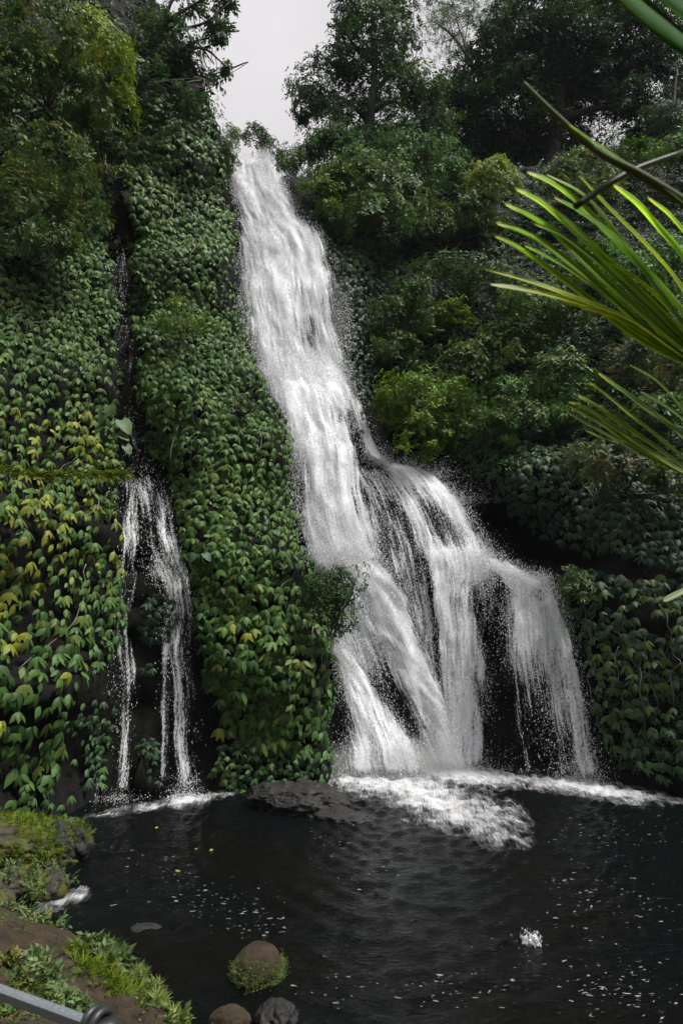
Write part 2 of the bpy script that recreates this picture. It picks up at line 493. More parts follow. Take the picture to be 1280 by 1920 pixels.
# ------------------------------------------------------------------ the flows (traced as pixel edges with their distance)
# each row: left edge, right edge, metres ahead, thickness across the flow
def H(rows):
    return [((l, py), (r, py), Y, d) for py, l, r, Y, d in rows]
MAIN = {
 'upper': H([(297, 456, 503, 38.9, (.7, .8, .7, .6)), (312, 446, 513, 38.4, (.9, .75, .7, .7)), (335, 440, 524, 38.1, (.9, .7, .35, .7)), (362, 440, 536, 37.9, (.7, .95, .8, .8)),
    (400, 448, 560, 37.6, (.6, 1, 1, .8)), (450, 452, 598, 37.2, (.6, .9, .95, .75)), (500, 450, 622, 36.8, (.6, .85, .9, .7)),
    (560, 450, 642, 36.3, (.7, .85, .72, .5)), (620, 464, 652, 35.8, (.8, .85, .5, .52)), (680, 488, 660, 35.3, (.85, .85, .6, .42)), (724, 506, 660, 34.8, (.9, .95, .8, .4)), (775, 532, 672, 34.0, (.5, .7, .5, .3))]),
 'middle': H([(640, 470, 640, 35.85, (.5, .7, .6, .4)), (690, 492, 648, 35.35, (.7, .9, .8, .5)), (712, 502, 650, 34.95, (.7, .95, .85, .5)), (745, 522, 660, 34.3, (.85, 1, .75, .6)), (800, 543, 668, 33.6, (.95, .95, .5, .35)), (850, 552, 682, 33.0, (.75, 1, .65, .15)),
    (900, 552, 694, 32.7, (.4, 1, .75, .28)), (950, 555, 706, 32.4, (.32, .95, .75, .3)), (1000, 562, 720, 32.2, (.35, .95, .75, .3)), (1062, 590, 738, 31.9, (.6, 1, .7, .28))]),
 'slide': H([(712, 640, 662, 35.2, (.5, .6, .5, .3)), (770, 655, 684, 34.9, (.3, .7, .7, .4)), (830, 672, 704, 34.5, (.3, .8, .9, .5)), (870, 690, 722, 34.2, (.4, .8, .9, .5))]),
 'dome': H([(862, 650, 712, 33.9, (0.40, 0.32, 0.20, 0.20)), (950, 690, 772, 33.2, (0.48, 0.30, 0.40, 0.22)), (1050, 725, 797, 32.4, (0.44, 0.26, 0.42, 0.30)), (1150, 748, 812, 32.1, (0.35, 0.20, 0.42, 0.36)), (1300, 775, 828, 31.9, (0.30, 0.18, 0.30, 0.42))]),
 'shoulder': H([(866, 712, 760, 34.6, (.8, .8, .7, .4)), (890, 728, 815, 34.2, (.8, .75, .7, .4)), (930, 752, 856, 33.6, (.8, .45, .7, .6)), (975, 770, 882, 33.0, (.85, .38, .35, .8)),
    (1015, 783, 903, 32.5, (.75, .6, .3, .95)), (1052, 790, 918, 32.1, (.7, .8, .6, .9)), (1105, 800, 918, 31.85, (.5, .65, .45, .6))]),
 'curtain': H([(1010, 783, 900, 32.45, (0.50, 0.50, 0.30, 0.70)), (1042, 790, 912, 32.05, (0.50, 0.70, 0.50, 0.80)), (1100, 800, 920, 31.8, (0.52, 0.70, 0.45, 0.60)), (1200, 812, 914, 31.6, (0.42, 0.65, 0.60, 0.40)), (1300, 822, 912, 31.5, (0.40, 0.65, 0.60, 0.40)), (1446, 832, 912, 31.2, (0.35, 0.50, 0.62, 0.50))]),
 'ledge': [((890, 1060), (900, 1034), 32.0, (.6, .8, .8, .6)), ((930, 1078), (945, 1052), 31.2, (.5, .8, .9, .7)), ((955, 1108), (988, 1074), 30.6, (.5, .75, .9, .8)), ((985, 1135), (1032, 1094), 30.2, (.4, .7, .85, .8))],
 'veil': H([(1078, 950, 1015, 30.7, (0.38, 0.68, 0.48, 0.58)), (1100, 946, 1032, 30.4, (0.38, 0.68, 0.48, 0.58)), (1160, 938, 1044, 30.2, (0.48, 0.76, 0.60, 0.58)), (1230, 934, 1058, 30.0, (0.38, 0.56, 0.48, 0.53)), (1300, 940, 1074, 29.7, (0.16, 0.23, 0.33, 0.58)), (1380, 950, 1092, 29.4, (0.08, 0.10, 0.23, 0.56)), (1466, 960, 1112, 28.9, (0.08, 0.08, 0.18, 0.53))]),
 'jet': [((1008, 1102), (1036, 1096), 30.1, (.5, .8, .8, .6)), ((1030, 1160), (1058, 1160), 29.9, (.4, .7, .75, .5)), ((1046, 1240), (1082, 1240), 29.6, (.35, .6, .65, .45)), ((1058, 1330), (1102, 1330), 29.3, (.3, .55, .6, .42)), ((1076, 1468), (1122, 1468), 28.8, (.3, .55, .55, .4))],
 'spout': [((572, 1030), (650, 1010), 32.0, (.5, .9, .9, .5)), ((590, 1060), (690, 1040), 31.9, (.6, 1, 1, .6)), ((620, 1110), (735, 1075), 31.65, (.5, .8, 1, .6)), ((670, 1190), (782, 1165), 31.55, (.25, .6, .95, .5)), ((718, 1280), (820, 1262), 31.45, (.08, .3, .95, .5)), ((768, 1370), (852, 1357), 31.35, (.08, .3, .95, .5)), ((805, 1446), (880, 1446), 31.15, (.15, .4, .95, .55))],
 'body': H([(1030, 590, 680, 32.15, (.5, .8, .7, .5)), (1062, 595, 690, 32.1, (.5, .8, .7, .5)), (1130, 618, 735, 31.9, (.55, .85, .6, .4)), (1200, 630, 770, 31.75, (.62, .82, .35, .42)), (1260, 640, 795, 31.65, (.36, .42, .2, .3)), (1330, 645, 818, 31.5, (.18, .12, .2, .3)), (1446, 648, 850, 31.25, (.25, .25, .3, .35))]),
 'lower': H([(1205, 624, 644, 31.4, (.5, .9, .9, .5)), (1250, 632, 678, 31.1, (.6, .85, .9, .6)), (1320, 640, 728, 30.7, (.45, .62, .85, .65)), (1390, 640, 772, 30.2, (.4, .55, .72, .66)), (1458, 640, 806, 29.5, (.5, .62, .7, .66))]),
}
SIDE = {
 'thread': H([(335, 208, 222, 34.6, (0.17, 0.21, 0.17, 0.11)), (450, 214, 234, 33.2, (0.13, 0.19, 0.17, 0.11)), (560, 222, 246, 32.0, (0.14, 0.21, 0.19, 0.11)), (680, 226, 252, 30.9, (0.17, 0.22, 0.20, 0.11)), (790, 234, 262, 30.1, (0.17, 0.24, 0.22, 0.11)), (890, 240, 290, 29.5, (0.17, 0.24, 0.22, 0.17))]),
 'left': H([(880, 232, 262, 29.6, (.3, .45, .4, .3)), (960, 226, 262, 28.9, (.4, .4, .4, .3)), (1030, 228, 262, 28.2, (.4, .35, .45, .38)), (1090, 226, 258, 27.8, (.42, .25, .4, .4)), (1160, 218, 240, 27.4, (.35, .3, .35, .2))]),
 'main': H([(875, 250, 310, 29.5, (.35, .45, .35, .3)), (950, 262, 330, 28.9, (.42, .5, .5, .38)), (1020, 270, 345, 28.2, (.45, .5, .55, .42)), (1070, 284, 356, 27.9, (.48, .5, .45, .4)), (1120, 306, 362, 27.5, (.4, .62, .4, .42)), (1250, 318, 370, 27.1, (.3, .62, .36, .38)), (1380, 322, 374, 26.8, (.26, .64, .35, .36)), (1494, 330, 376, 26.3, (.24, .7, .5, .3))]),
 'strand': H([(1120, 308, 328, 27.55, (.3, .5, .4, .2)), (1165, 306, 322, 27.4, (.25, .5, .4, .2)), (1300, 302, 322, 27.0, (.2, .45, .35, .2)), (1480, 296, 318, 26.5, (.15, .35, .3, .1))]),
 'lowleft': H([(1110, 222, 250, 27.7, (.4, .4, .4, .3)), (1165, 214, 244, 27.4, (.4, .45, .4, .3)), (1240, 220, 258, 27.1, (.4, .62, .5, .3)), (1290, 224, 256, 26.9, (.3, .55, .5, .3)), (1380, 222, 250, 26.6, (.25, .6, .4, .25)), (1500, 212, 240, 26.0, (.2, .55, .4, .2))]),
 'trickle': H([(1440, 182, 190, 25.8, (.3, .4, .4, .2)), (1522, 176, 188, 24.6, (.3, .45, .45, .2))]),
}

# ------------------------------------------------------------------ cliff
CP = [(-200, 1600, 18.5), (-100, 1600, 19.4), (0, 1585, 20.6), (100, 1548, 22.4), (190, 1518, 24.2), (-200, 800, 20.5), (-200, 200, 26),
      (0, 1300, 21.2), (150, 1300, 23.6), (0, 1000, 22.6), (190, 1000, 25.6), (0, 700, 25), (195, 700, 28.4), (0, 400, 28.2), (190, 400, 31.6), (0, 0, 31.5), (190, 0, 35), (-200, 0, 27.5),
      (150, 200, 32.5), (0, -150, 33.5),
      (300, 1490, 26.9), (285, 1180, 27.9), (290, 1340, 27.3),
      (400, 1485, 27.3), (395, 1200, 27.0), (375, 1000, 27.9), (330, 870, 28.9), (285, 800, 29.6), (272, 650, 31), (262, 500, 32.3), (240, 350, 34.0), (230, 250, 35),
      (500, 1475, 27.7), (620, 1465, 28.8), (500, 1250, 26.6), (610, 1250, 28.0), (450, 1050, 27.3), (560, 1050, 28.6), (420, 850, 29.1), (528, 850, 30.6), (350, 700, 30.1), (485, 700, 31.9),
      (340, 500, 32.1), (428, 500, 33.9), (340, 300, 34.5), (405, 300, 36.2), (300, 150, 36.2), (390, 200, 37.2), (250, 50, 37),
      (545, 310, 39.6), (600, 330, 40.6), (625, 450, 39), (660, 520, 38.6), (680, 620, 37.8), (690, 720, 36.8), (722, 830, 35.9), (790, 868, 35.4), (770, 770, 36.2), (880, 925, 36.6), (940, 990, 36.4),
      (1000, 1035, 35.2), (1060, 1080, 30.6), (1060, 1180, 30.4), (1110, 1150, 29.4), (1120, 1300, 29.0), (1150, 1450, 28.6), (1280, 1440, 26.4), (1280, 1250, 26.8), (1280, 1080, 27.8), (1150, 1050, 29.8),
      (1000, 925, 32.4), (930, 885, 33.0), (1060, 1010, 31.6), (1040, 1045, 34), (1100, 900, 31.6), (1280, 900, 29.8), (900, 800, 36.5), (1050, 800, 34.5), (1280, 780, 32), (850, 650, 38.5), (1000, 620, 38.5), (1200, 600, 36), (800, 500, 41), (950, 480, 42),
      (1150, 450, 41), (1280, 450, 40), (700, 330, 43), (850, 350, 45), (1000, 320, 47), (1200, 300, 46), (1400, 900, 28), (1400, 400, 38), (1500, 1400, 24), (1700, 900, 24),
      (1000, 1320, 31.0), (1000, 1440, 31.0), (1060, 1440, 30.2), (930, 1300, 31.8), (925, 1140, 31.9)]
pts = [at(a, b, c) for a, b, c in CP]
for fl in (MAIN, SIDE):
    for nm, rows in fl.items():
        if nm in ('spout', 'jet', 'veil', 'lower'): continue
        for (l, r, Y, d) in rows:
            for k in (.1, .5, .9):
                pts.append(at(l[0] + (r[0] - l[0]) * k, l[1] + (r[1] - l[1]) * k, Y + .45))
pts = np.array(pts)
XZ, YY = pts[:, [0, 2]], pts[:, 1]
def phi(d): return np.sqrt(d * d + .16)
n_ = len(XZ)
A = np.zeros((n_ + 3, n_ + 3))
A[:n_, :n_] = phi(np.linalg.norm(XZ[:, None] - XZ[None], axis=-1)) + np.eye(n_) * -.02
A[:n_, n_] = 1; A[:n_, n_ + 1:] = XZ; A[n_, :n_] = 1; A[n_ + 1:, :n_] = XZ.T
W = np.linalg.solve(A, np.r_[YY, 0, 0, 0])
STEP = .22
gx = np.arange(-30, 40, STEP); gz = np.arange(-2, 58, STEP)
GX, GZ = np.meshgrid(gx, gz)
q = np.stack([GX.ravel(), GZ.ravel()], -1)
G = np.concatenate([phi(np.linalg.norm(c[:, None] - XZ[None], axis=-1)) @ W[:n_] + W[n_] + c @ W[n_ + 1:] for c in np.array_split(q, 60)]).reshape(GX.shape)
G = np.clip(G, 14, 75)
ztop = np.interp(gx, [-30, -13, -9.5, -7.9, -7.0, -6.7, -4.4, -3.6, -2, 5, 12, 40], [62, 48, 42, 37.2, 33.9, 33.2, 33.0, 34.2, 35, 37.5, 40.5, 46])
over = np.clip(GZ - ztop[None], 0, None)
G = G + over * 5
rk = np.stack([GX * .45, G * .45, GZ * .3], -1)
G = G + (fbm(rk, 5, 3) - .5) * 1.3 + (vnoise(np.stack([GX * 1.6, G, GZ * 1.1], -1), 9) - .5) * .45 + (np.abs(fbm(np.stack([GX * 1.1, G * .5, GZ * .8], -1), 3, 14) - .5)) * -1.1

def sheet_points(rows, nt_, ns):
    L = curve([r[0] for r in rows], nt_); R = curve([r[1] for r in rows], nt_)
    Y = curve([[r[2]] for r in rows], nt_)[:, 0]
    D = curve([list(r[3]) for r in rows], nt_)
    L, R = L - (R - L) * .04, R + (R - L) * .04
    s = np.linspace(0, 1, ns)
    pxy = L[:, None] + (R - L)[:, None] * s[None, :, None]
    P = at(pxy[..., 0], pxy[..., 1], np.repeat(Y[:, None], ns, 1))
    dens = np.stack([np.interp(s, [0, .33, .66, 1], d) for d in D])
    return P, dens, s

for fl in (MAIN, SIDE):                           # the rock lies behind the water that runs over it
    for nm, rows in fl.items():
        P, _, _ = sheet_points(rows, 120, 24)
        ix = np.clip(np.round((P[..., 0] + 30) / STEP).astype(int), 1, len(gx) - 2)
        iz = np.clip(np.round((P[..., 2] + 2) / STEP).astype(int), 1, len(gz) - 2)
        for a in (-1, 0, 1):
            for b_ in (-1, 0, 1):
                np.maximum.at(G, (iz + a, ix + b_), P[..., 1] + .22)

def ground(x, z):
    fx = np.clip((x + 30) / STEP, 0, len(gx) - 1.001); fz = np.clip((z + 2) / STEP, 0, len(gz) - 1.001)
    i = fx.astype(int); j = fz.astype(int); a = fx - i; b = fz - j
    return (G[j, i] * (1 - a) + G[j, i + 1] * a) * (1 - b) + (G[j + 1, i] * (1 - a) + G[j + 1, i + 1] * a) * b
GXd = np.gradient(G, STEP, axis=1); GZd = np.gradient(G, STEP, axis=0)
def blur(a, k):
    for _ in range(k):
        a = (a + np.roll(a, 1, 0) + np.roll(a, -1, 0) + np.roll(a, 1, 1) + np.roll(a, -1, 1)) / 5
    return a
GXs, GZs = blur(GXd, 6), blur(GZd, 6)
def normal(x, z):
    i = np.clip(np.round((x + 30) / STEP).astype(int), 0, len(gx) - 1); j = np.clip(np.round((z + 2) / STEP).astype(int), 0, len(gz) - 1)
    return unit(np.stack([GXs[j, i], -np.ones(np.shape(i)), GZs[j, i]], -1))
def hit(px, py):
    """distance ahead at which the line of sight meets the cliff"""
    a, b = ray(np.atleast_1d(px), np.atleast_1d(py))
    Y = np.arange(16, 75, .1)
    g = ground(a[:, None] * Y, CAM_H + b[:, None] * Y)
    k = np.argmax(Y[None] >= g, axis=1)
    return np.where((Y[None] >= g).any(1), Y[k], 60.0)

nx, nz = len(gx), len(gz)
ii = (np.arange(nz - 1)[:, None] * nx + np.arange(nx - 1)[None]).ravel()
Q = np.stack([ii, ii + 1, ii + nx + 1, ii + nx], -1)
Vc = np.stack([GX, G, GZ], -1).reshape(-1, 3)
link('cliff', mesh_of('cliff', Vc, Q, M_CLIFF), kind='structure')
# plain ground running to the horizon beyond and around the gorge
Vg = np.array([(-1500, -1500, -2.2), (1500, -1500, -2.2), (1500, 1500, -2.2), (-1500, 1500, -2.2)])
link('ground', mesh_of('ground', Vg, np.array([[0, 1, 2, 3]]), M_SOIL), kind='structure')

# unseen wooded slope added behind the viewer to block low sky light
hx = np.arange(-110, 111, 4.0); hy = np.arange(-90, -7, 3.0)
HX, HY = np.meshgrid(hx, hy)
HZ = 3.6 + np.clip(-14 - HY, 0, None) * .75 + (fbm(np.stack([HX * .12, HY * .12, HX * 0], -1), 4, 77) - .5) * 12 * np.clip((-10 - HY) / 20, 0, 1)
ii = (np.arange(len(hy) - 1)[:, None] * len(hx) + np.arange(len(hx) - 1)[None]).ravel()
link('added_unseen_slope', mesh_of('added_unseen_slope', np.stack([HX, HY, HZ], -1).reshape(-1, 3), np.stack([ii, ii + 1, ii + len(hx) + 1, ii + len(hx)], -1), M_UNSEEN_SLOPE), kind='structure')

# ------------------------------------------------------------------ pool
gx2 = np.arange(-24, 30, .11); gy2 = np.arange(6, 38, .11)
PX, PY = np.meshgrid(gx2, gy2)
src = [(on_water(800, 1470), 1.0), (on_water(1090, 1470), .7), (on_water(350, 1495), .35), (on_water(700, 1475), .8)]
Zw = np.zeros_like(PX)
for (c, w), ph in zip(src, (0., 1.7, 3.1, .6)):
    d = np.hypot(PX - c[0], PY - c[1])
    ang = np.arctan2(PY - c[1], PX - c[0])
    wl = .62 + .16 * np.sin(ang * 3 + ph)
    jit = (fbm(np.stack([PX * .6, PY * .6, PX * 0 + ph], -1), 3, 5) - .5) * 9
    Zw += w * .034 * np.sin(d * 2 * PI / wl + jit + ph) * np.exp(-d / 11)
Zw += (fbm(np.stack([PX * 1.5, PY * 2.2, PX * 0], -1), 4, 21) - .5) * .10
Zw += (fbm(np.stack([PX * 3.2, PY * 4.4, PX * 0], -1), 2, 31) - .5) * .05
ii = (np.arange(len(gy2) - 1)[:, None] * len(gx2) + np.arange(len(gx2) - 1)[None]).ravel()
Q = np.stack([ii, ii + 1, ii + len(gx2) + 1, ii + len(gx2)], -1)
link('pool_water', mesh_of('pool_water', np.stack([PX, PY, Zw], -1).reshape(-1, 3), Q, M_POOL), kind='structure')
def pool_z(x, y):
    i = np.clip(np.round((x + 24) / .11).astype(int), 0, len(gx2) - 1); j = np.clip(np.round((y - 6) / .11).astype(int), 0, len(gy2) - 1)
    return Zw[j, i]

# ------------------------------------------------------------------ waterfalls
TET = unit(np.array([[1, 1, 1], [-1, -1, 1], [-1, 1, -1], [1, -1, -1.]]))
TETF = np.array([[0, 2, 1], [0, 1, 3], [0, 3, 2], [1, 2, 3]])
def beads(P, r, stretch=None):
    n = len(P)
    ax = unit(rng.normal(size=(n, 3))); R = frames(ax, rng.normal(size=(n, 3)))
    S = r[:, None] * (.6 + .9 * rng.random((n, 3)))
    V, T = instance(TET, TETF, R, P, S)
    if stretch is not None:
        V = V.reshape(n, 4, 3); c = V.mean(1, keepdims=True)
        V = V + (V - c)[..., 2:3] * np.array([0, 0, 1.]) * stretch
        V = V.reshape(-1, 3)
    return V, T

def fall(name, label, flows, bead_rate, layers, spill):
    P0 = np.array([0, 0, 0.])
    root = tag(link(name, None), label, 'waterfall', kind='structure')
    bagV = Bag()
    for k, (nm, rows) in enumerate(flows.items()):
        length = sum(np.linalg.norm(at(*rows[i + 1][0], rows[i + 1][2]) - at(*rows[i][0], rows[i][2])) for i in range(len(rows) - 1))
        width = max(np.linalg.norm(at(*r[0], r[2]) - at(*r[1], r[2])) for r in rows)
        nt_, ns = max(12, int(length / .12)), max(8, int(width / .12))
        P, dens, s = sheet_points(rows, nt_, ns)
        side = np.linalg.norm(np.diff(P, axis=1), axis=-1); U = np.concatenate([np.zeros((nt_, 1)), np.cumsum(side, 1)], 1); U = U - U.mean(1, keepdims=True)
        tt = np.concatenate([[0], np.cumsum(np.linalg.norm(np.diff(P[:, ns // 2], axis=0), axis=-1))])
        edge = np.clip(np.minimum(s, 1 - s) * 6, 0, 1)
        wob = (fbm(np.stack([np.repeat(tt[:, None] * .9, ns, 1), U * .4, U * 0 + k], -1), 3, 40 + k) - .5)
        ends = (np.clip(tt / .7, 0, 1) * np.clip((tt[-1] - tt) / .5, 0, 1))[:, None]
        for lay in range(layers):
            Q_ = P.copy()
            fl = np.stack([U, np.repeat(tt[:, None], ns, 1), np.full_like(U, 3.7 * k + 11.3 * lay)], -1)
            rel = fbm(np.stack([U * 2.4, fl[..., 1] * .8, U * 0 + k * 3 + lay], -1), 3, 60 + k) - .5
            Q_[..., 1] -= .06 + .16 * lay + rel * (.16 + .2 * lay) + .07 * dens * np.sin(PI * s)[None]
            Q_[..., 0] += wob * .25
            dd = dens * (1 - .22 * lay) - (1 - edge)[None] * .55 - (1 - ends) * .7 + wob * .18
            ii = (np.arange(nt_ - 1)[:, None] * ns + np.arange(ns - 1)[None]).ravel()
            Qf = np.stack([ii, ii + 1, ii + ns + 1, ii + ns], -1)
            me = mesh_of('water_sheet', Q_.reshape(-1, 3), Qf, M_FALL, None, True, {'flow': fl.reshape(-1, 3), 'dens': dd.ravel()})
            link('water_sheet', me, root, kind='structure')
        n = int(bead_rate * length * width * (.25 + dens.mean()))
        i = rng.integers(0, nt_ - 1, n * 3); j = rng.integers(0, ns, n * 3)
        cl = fbm(np.stack([U[i, j] * 1.6, tt[i] * .55, np.full(n * 3, k * 2.2)], -1), 3, 80 + k)
        pr = np.clip(dens[i, j], .06, 1) * np.clip((cl - .36) * 4, 0.05, 1)
        keep = rng.random(n * 3) < pr
        i, j = i[keep][:n], j[keep][:n]
        B = P[i, j] + rng.normal(size=(len(i), 3)) * np.array([.13, .12, .16])
        B[:, 1] -= np.abs(rng.normal(size=len(i))) * .32 + .15
        stray = rng.random(len(i)) < .08
        B[stray] += rng.normal(size=(stray.sum(), 3)) * np.array([.35, .25, .3])
        B = B[B[:, 2] > 0]
        r = .006 + .012 * rng.random(len(B)) ** 2.2
        V, T = beads(B, r, 2.0)
        bagV.add(V, T)
    for (px, py, Y, sx, sz, n) in spill:          # spray thrown up where the water strikes
        c = at(px, py, Y)
        a = rng.normal(size=(n, 3)) * np.array([sx, .5, 0])
        B = c + a
        B[:, 2] = np.maximum(.02, c[2] + np.abs(rng.normal(size=n)) ** 1.3 * sz - .1)
        V, T = beads(B, .006 + .013 * rng.random(n) ** 2, .3)
        bagV.add(V, T)
    V, T, _ = bagV.get()
    link('spray', mesh_of('spray', V, T, M_BEAD, None, False), root, kind='stuff')
    return root

fall('waterfall', 'tall white waterfall dropping down the cliff and fanning over dark rock into the pool', MAIN, 480, 2,
     [(700, 1446, 29.9, 1.3, .55, 7000), (850, 1440, 31.1, 1.1, .45, 5000), (1095, 1462, 29.0, .6, .5, 3000), (560, 800, 33.2, .4, .6, 1500), (640, 1052, 31.6, .9, .5, 4000),
      (720, 868, 34.0, .3, .4, 800), (860, 940, 33.4, .8, .5, 1800), (905, 1040, 31.8, .5, .35, 1200), (820, 890, 34, .6, .4, 900)])
fall('side_waterfall', 'narrow broken waterfall trickling down dark rock between two leafy cliff faces', SIDE, 200, 1,
     [(350, 1490, 26.4, .35, .3, 1500), (228, 1498, 26.0, .4, .2, 700), (300, 1075, 27.9, .25, .3, 500)])

# mist hanging where the water strikes
def mist(label, c, r, dens):
    V, T = ICO3
    o = link('mist', mesh_of('mist', V, T, None), loc=c, kind='stuff')
    o.scale = r
    m, t, out = material('mist')
    tc_ = node(t, 'ShaderNodeTexCoord')
    ln = node(t, 'ShaderNodeVectorMath', operation='LENGTH'); t.links.new(tc_.outputs['Object'], ln.inputs[0])
    mr = node(t, 'ShaderNodeMapRange', interpolation_type='SMOOTHSTEP'); mr.inputs['From Min'].default_value = 0.; mr.inputs['From Max'].default_value = .9
    mr.inputs['To Max'].default_value = dens
    sb = node(t, 'ShaderNodeMath', operation='SUBTRACT'); sb.inputs[0].default_value = 1.; t.links.new(ln.outputs['Value'], sb.inputs[1]); t.links.new(sb.outputs[0], mr.inputs['Value'])
    geo_ = node(t, 'ShaderNodeNewGeometry')
    no = node(t, 'ShaderNodeTexNoise', Scale=.9, Detail=3.0); t.links.new(geo_.outputs['Position'], no.inputs['Vector'])
    mm = node(t, 'ShaderNodeMath', operation='MULTIPLY'); t.links.new(mr.outputs[0], mm.inputs[0]); t.links.new(no.outputs['Fac'], mm.inputs[1])
    v = node(t, 'ShaderNodeVolumePrincipled'); v.inputs['Color'].default_value = (.95, .96, .98, 1)
    t.links.new(mm.outputs[0], v.inputs['Density']); t.links.new(v.outputs[0], out.inputs['Volume'])
    o.data.materials.append(m)
    tag(o, label, 'mist')
mist('mist drifting over the pool where the fanned waterfall lands', at(750, 1430, 30.0), (4.0, 1.8, 1.3), 1.8)
mist('mist blown off the middle ledge where the upper fall strikes the rock', at(640, 1040, 31.6), (1.8, 1.2, 1.3), .8)
mist('fine spray hanging in the air to the right of the upper drop', at(600, 600, 35.6), (2.2, 1.3, 4.5), .22)

# foam spread over the pool
def foam(name, label, blobs, box, seed):
    (x0, y0), (x1, y1) = box
    gx_ = np.arange(x0, x1, .09); gy_ = np.arange(y0, y1, .09)
    X, Y = np.meshgrid(gx_, gy_)
    px, py = proj(np.stack([X, Y, np.zeros_like(X)], -1))
    d = np.zeros_like(X)
    for (bx, by, rx, ry, w, rot) in blobs:
        c, s_ = math.cos(rot), math.sin(rot)
        a, b_ = (px - bx) * c + (py - by) * s_, -(px - bx) * s_ + (py - by) * c
        d = np.maximum(d, w * np.exp(-((a / rx) ** 2 + (b_ / ry) ** 2)))
    d += (fbm(np.stack([X * 1.1, Y * 1.3, X * 0], -1), 5, seed) - .5) * .5 * np.clip(d * 4, 0, 1)
    Z = pool_z(X, Y) + .02 +   .05 * np.clip(d, 0, 1) * fbm(np.stack([X * 2.2, Y * 2.2, X * 0], -1), 3, seed + 5)
    keepq = []
    nxx = len(gx_)
    ii = (np.arange(len(gy_) - 1)[:, None] * nxx + np.arange(nxx - 1)[None]).ravel()
    Q_ = np.stack([ii, ii + 1, ii + nxx + 1, ii + nxx], -1)
    Q_ = Q_[(d.ravel()[Q_] > .08).any(1)]
    d = d - .08
    used, inv = np.unique(Q_, return_inverse=True)
    V = np.stack([X, Y, Z], -1).reshape(-1, 3)[used]
    fl = np.stack([X, Y, np.full_like(X, seed * 1.0)], -1).reshape(-1, 3)[used]
    o = link(name, mesh_of(name, V, inv.reshape(Q_.shape), M_FOAM, None, True, {'flow': fl, 'dens': d.ravel()[used]}), kind='stuff')
    tag(o, label, 'foam')
    return o
foam('foam', 'white churned foam spreading on the pool where the tall waterfall lands',
     [(700, 1468, 85, 20, .95, .1), (800, 1492, 140, 36, .9, .42), (875, 1518, 90, 30, .62, .2), (880, 1456, 95, 16, 1.0, .05), (760, 1475, 90, 18, .95, .15), (960, 1460, 60, 10, .55, .05),
      (1060, 1470, 80, 14, .85, .1), (1130, 1482, 95, 13, .95, .14), (1000, 1462, 60, 8, .5, 0)], ((-1, 20), (14, 33)), 3)
foam('foam', 'small patch of white foam under the narrow side waterfall', [(350, 1502, 42, 10, .95, -.1), (280, 1514, 60, 6, .6, -.12), (405, 1490, 30, 5, .5, -.1), (200, 1528, 60, 4, .45, -.15), (120, 1542, 40, 3, .3, -.2)], ((-12, 20), (-3, 29)), 8)
foam('foam', 'streak of white rapids beside the mossy stones at the near left', [(110, 1692, 40, 11, .75, -.35), (150, 1684, 18, 4, .55, -.2), (30, 1672, 20, 6, .5, 0)], ((-9.5, 13), (-5, 18)), 12)

# pale flecks laid on the dark water in place of sky glints
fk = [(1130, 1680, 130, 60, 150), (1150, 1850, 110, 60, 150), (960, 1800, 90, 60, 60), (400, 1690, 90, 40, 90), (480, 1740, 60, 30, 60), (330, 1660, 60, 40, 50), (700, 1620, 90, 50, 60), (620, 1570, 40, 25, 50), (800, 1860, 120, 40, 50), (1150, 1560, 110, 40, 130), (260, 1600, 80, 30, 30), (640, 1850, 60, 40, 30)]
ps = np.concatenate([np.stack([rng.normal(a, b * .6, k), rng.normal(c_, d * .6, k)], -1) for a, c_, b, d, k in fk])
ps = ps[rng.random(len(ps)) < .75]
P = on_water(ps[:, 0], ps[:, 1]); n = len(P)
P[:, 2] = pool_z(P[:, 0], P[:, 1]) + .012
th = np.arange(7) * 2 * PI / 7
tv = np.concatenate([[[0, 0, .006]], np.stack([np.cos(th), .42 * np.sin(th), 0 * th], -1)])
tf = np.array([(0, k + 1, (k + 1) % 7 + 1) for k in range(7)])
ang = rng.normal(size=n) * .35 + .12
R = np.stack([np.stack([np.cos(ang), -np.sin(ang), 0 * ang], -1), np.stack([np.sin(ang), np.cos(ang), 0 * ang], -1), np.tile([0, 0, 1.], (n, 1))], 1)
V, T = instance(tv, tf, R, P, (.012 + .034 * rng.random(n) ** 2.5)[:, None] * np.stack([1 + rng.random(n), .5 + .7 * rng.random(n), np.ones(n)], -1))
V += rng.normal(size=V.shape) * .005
tag(link('glint_flecks', mesh_of('glint_flecks', V, T, M_GLINT), kind='stuff'), 'pale flecks standing in for sky glints on the dark pool', 'glint_flecks')

# small fountain of splash in the middle of the pool
c = on_water(997, 1772)
n = 330
k_ = rng.normal(size=(7, 3)) * np.array([.07, .06, .09])
B = c + k_[rng.integers(0, 7, n)] + rng.normal(size=(n, 3)) * np.array([.05, .05, .06])
B[:, 2] = np.abs(B[:, 2] + .06) + .02
V, T = beads(B, .006 + .013 * rng.random(n) ** 1.5, .8)
o = thing('splash', 'little white splash leaping from the dark pool in the foreground', 'splash', c)
part('droplets', V, T, M_BEAD, o, kind='stuff', smooth=False)

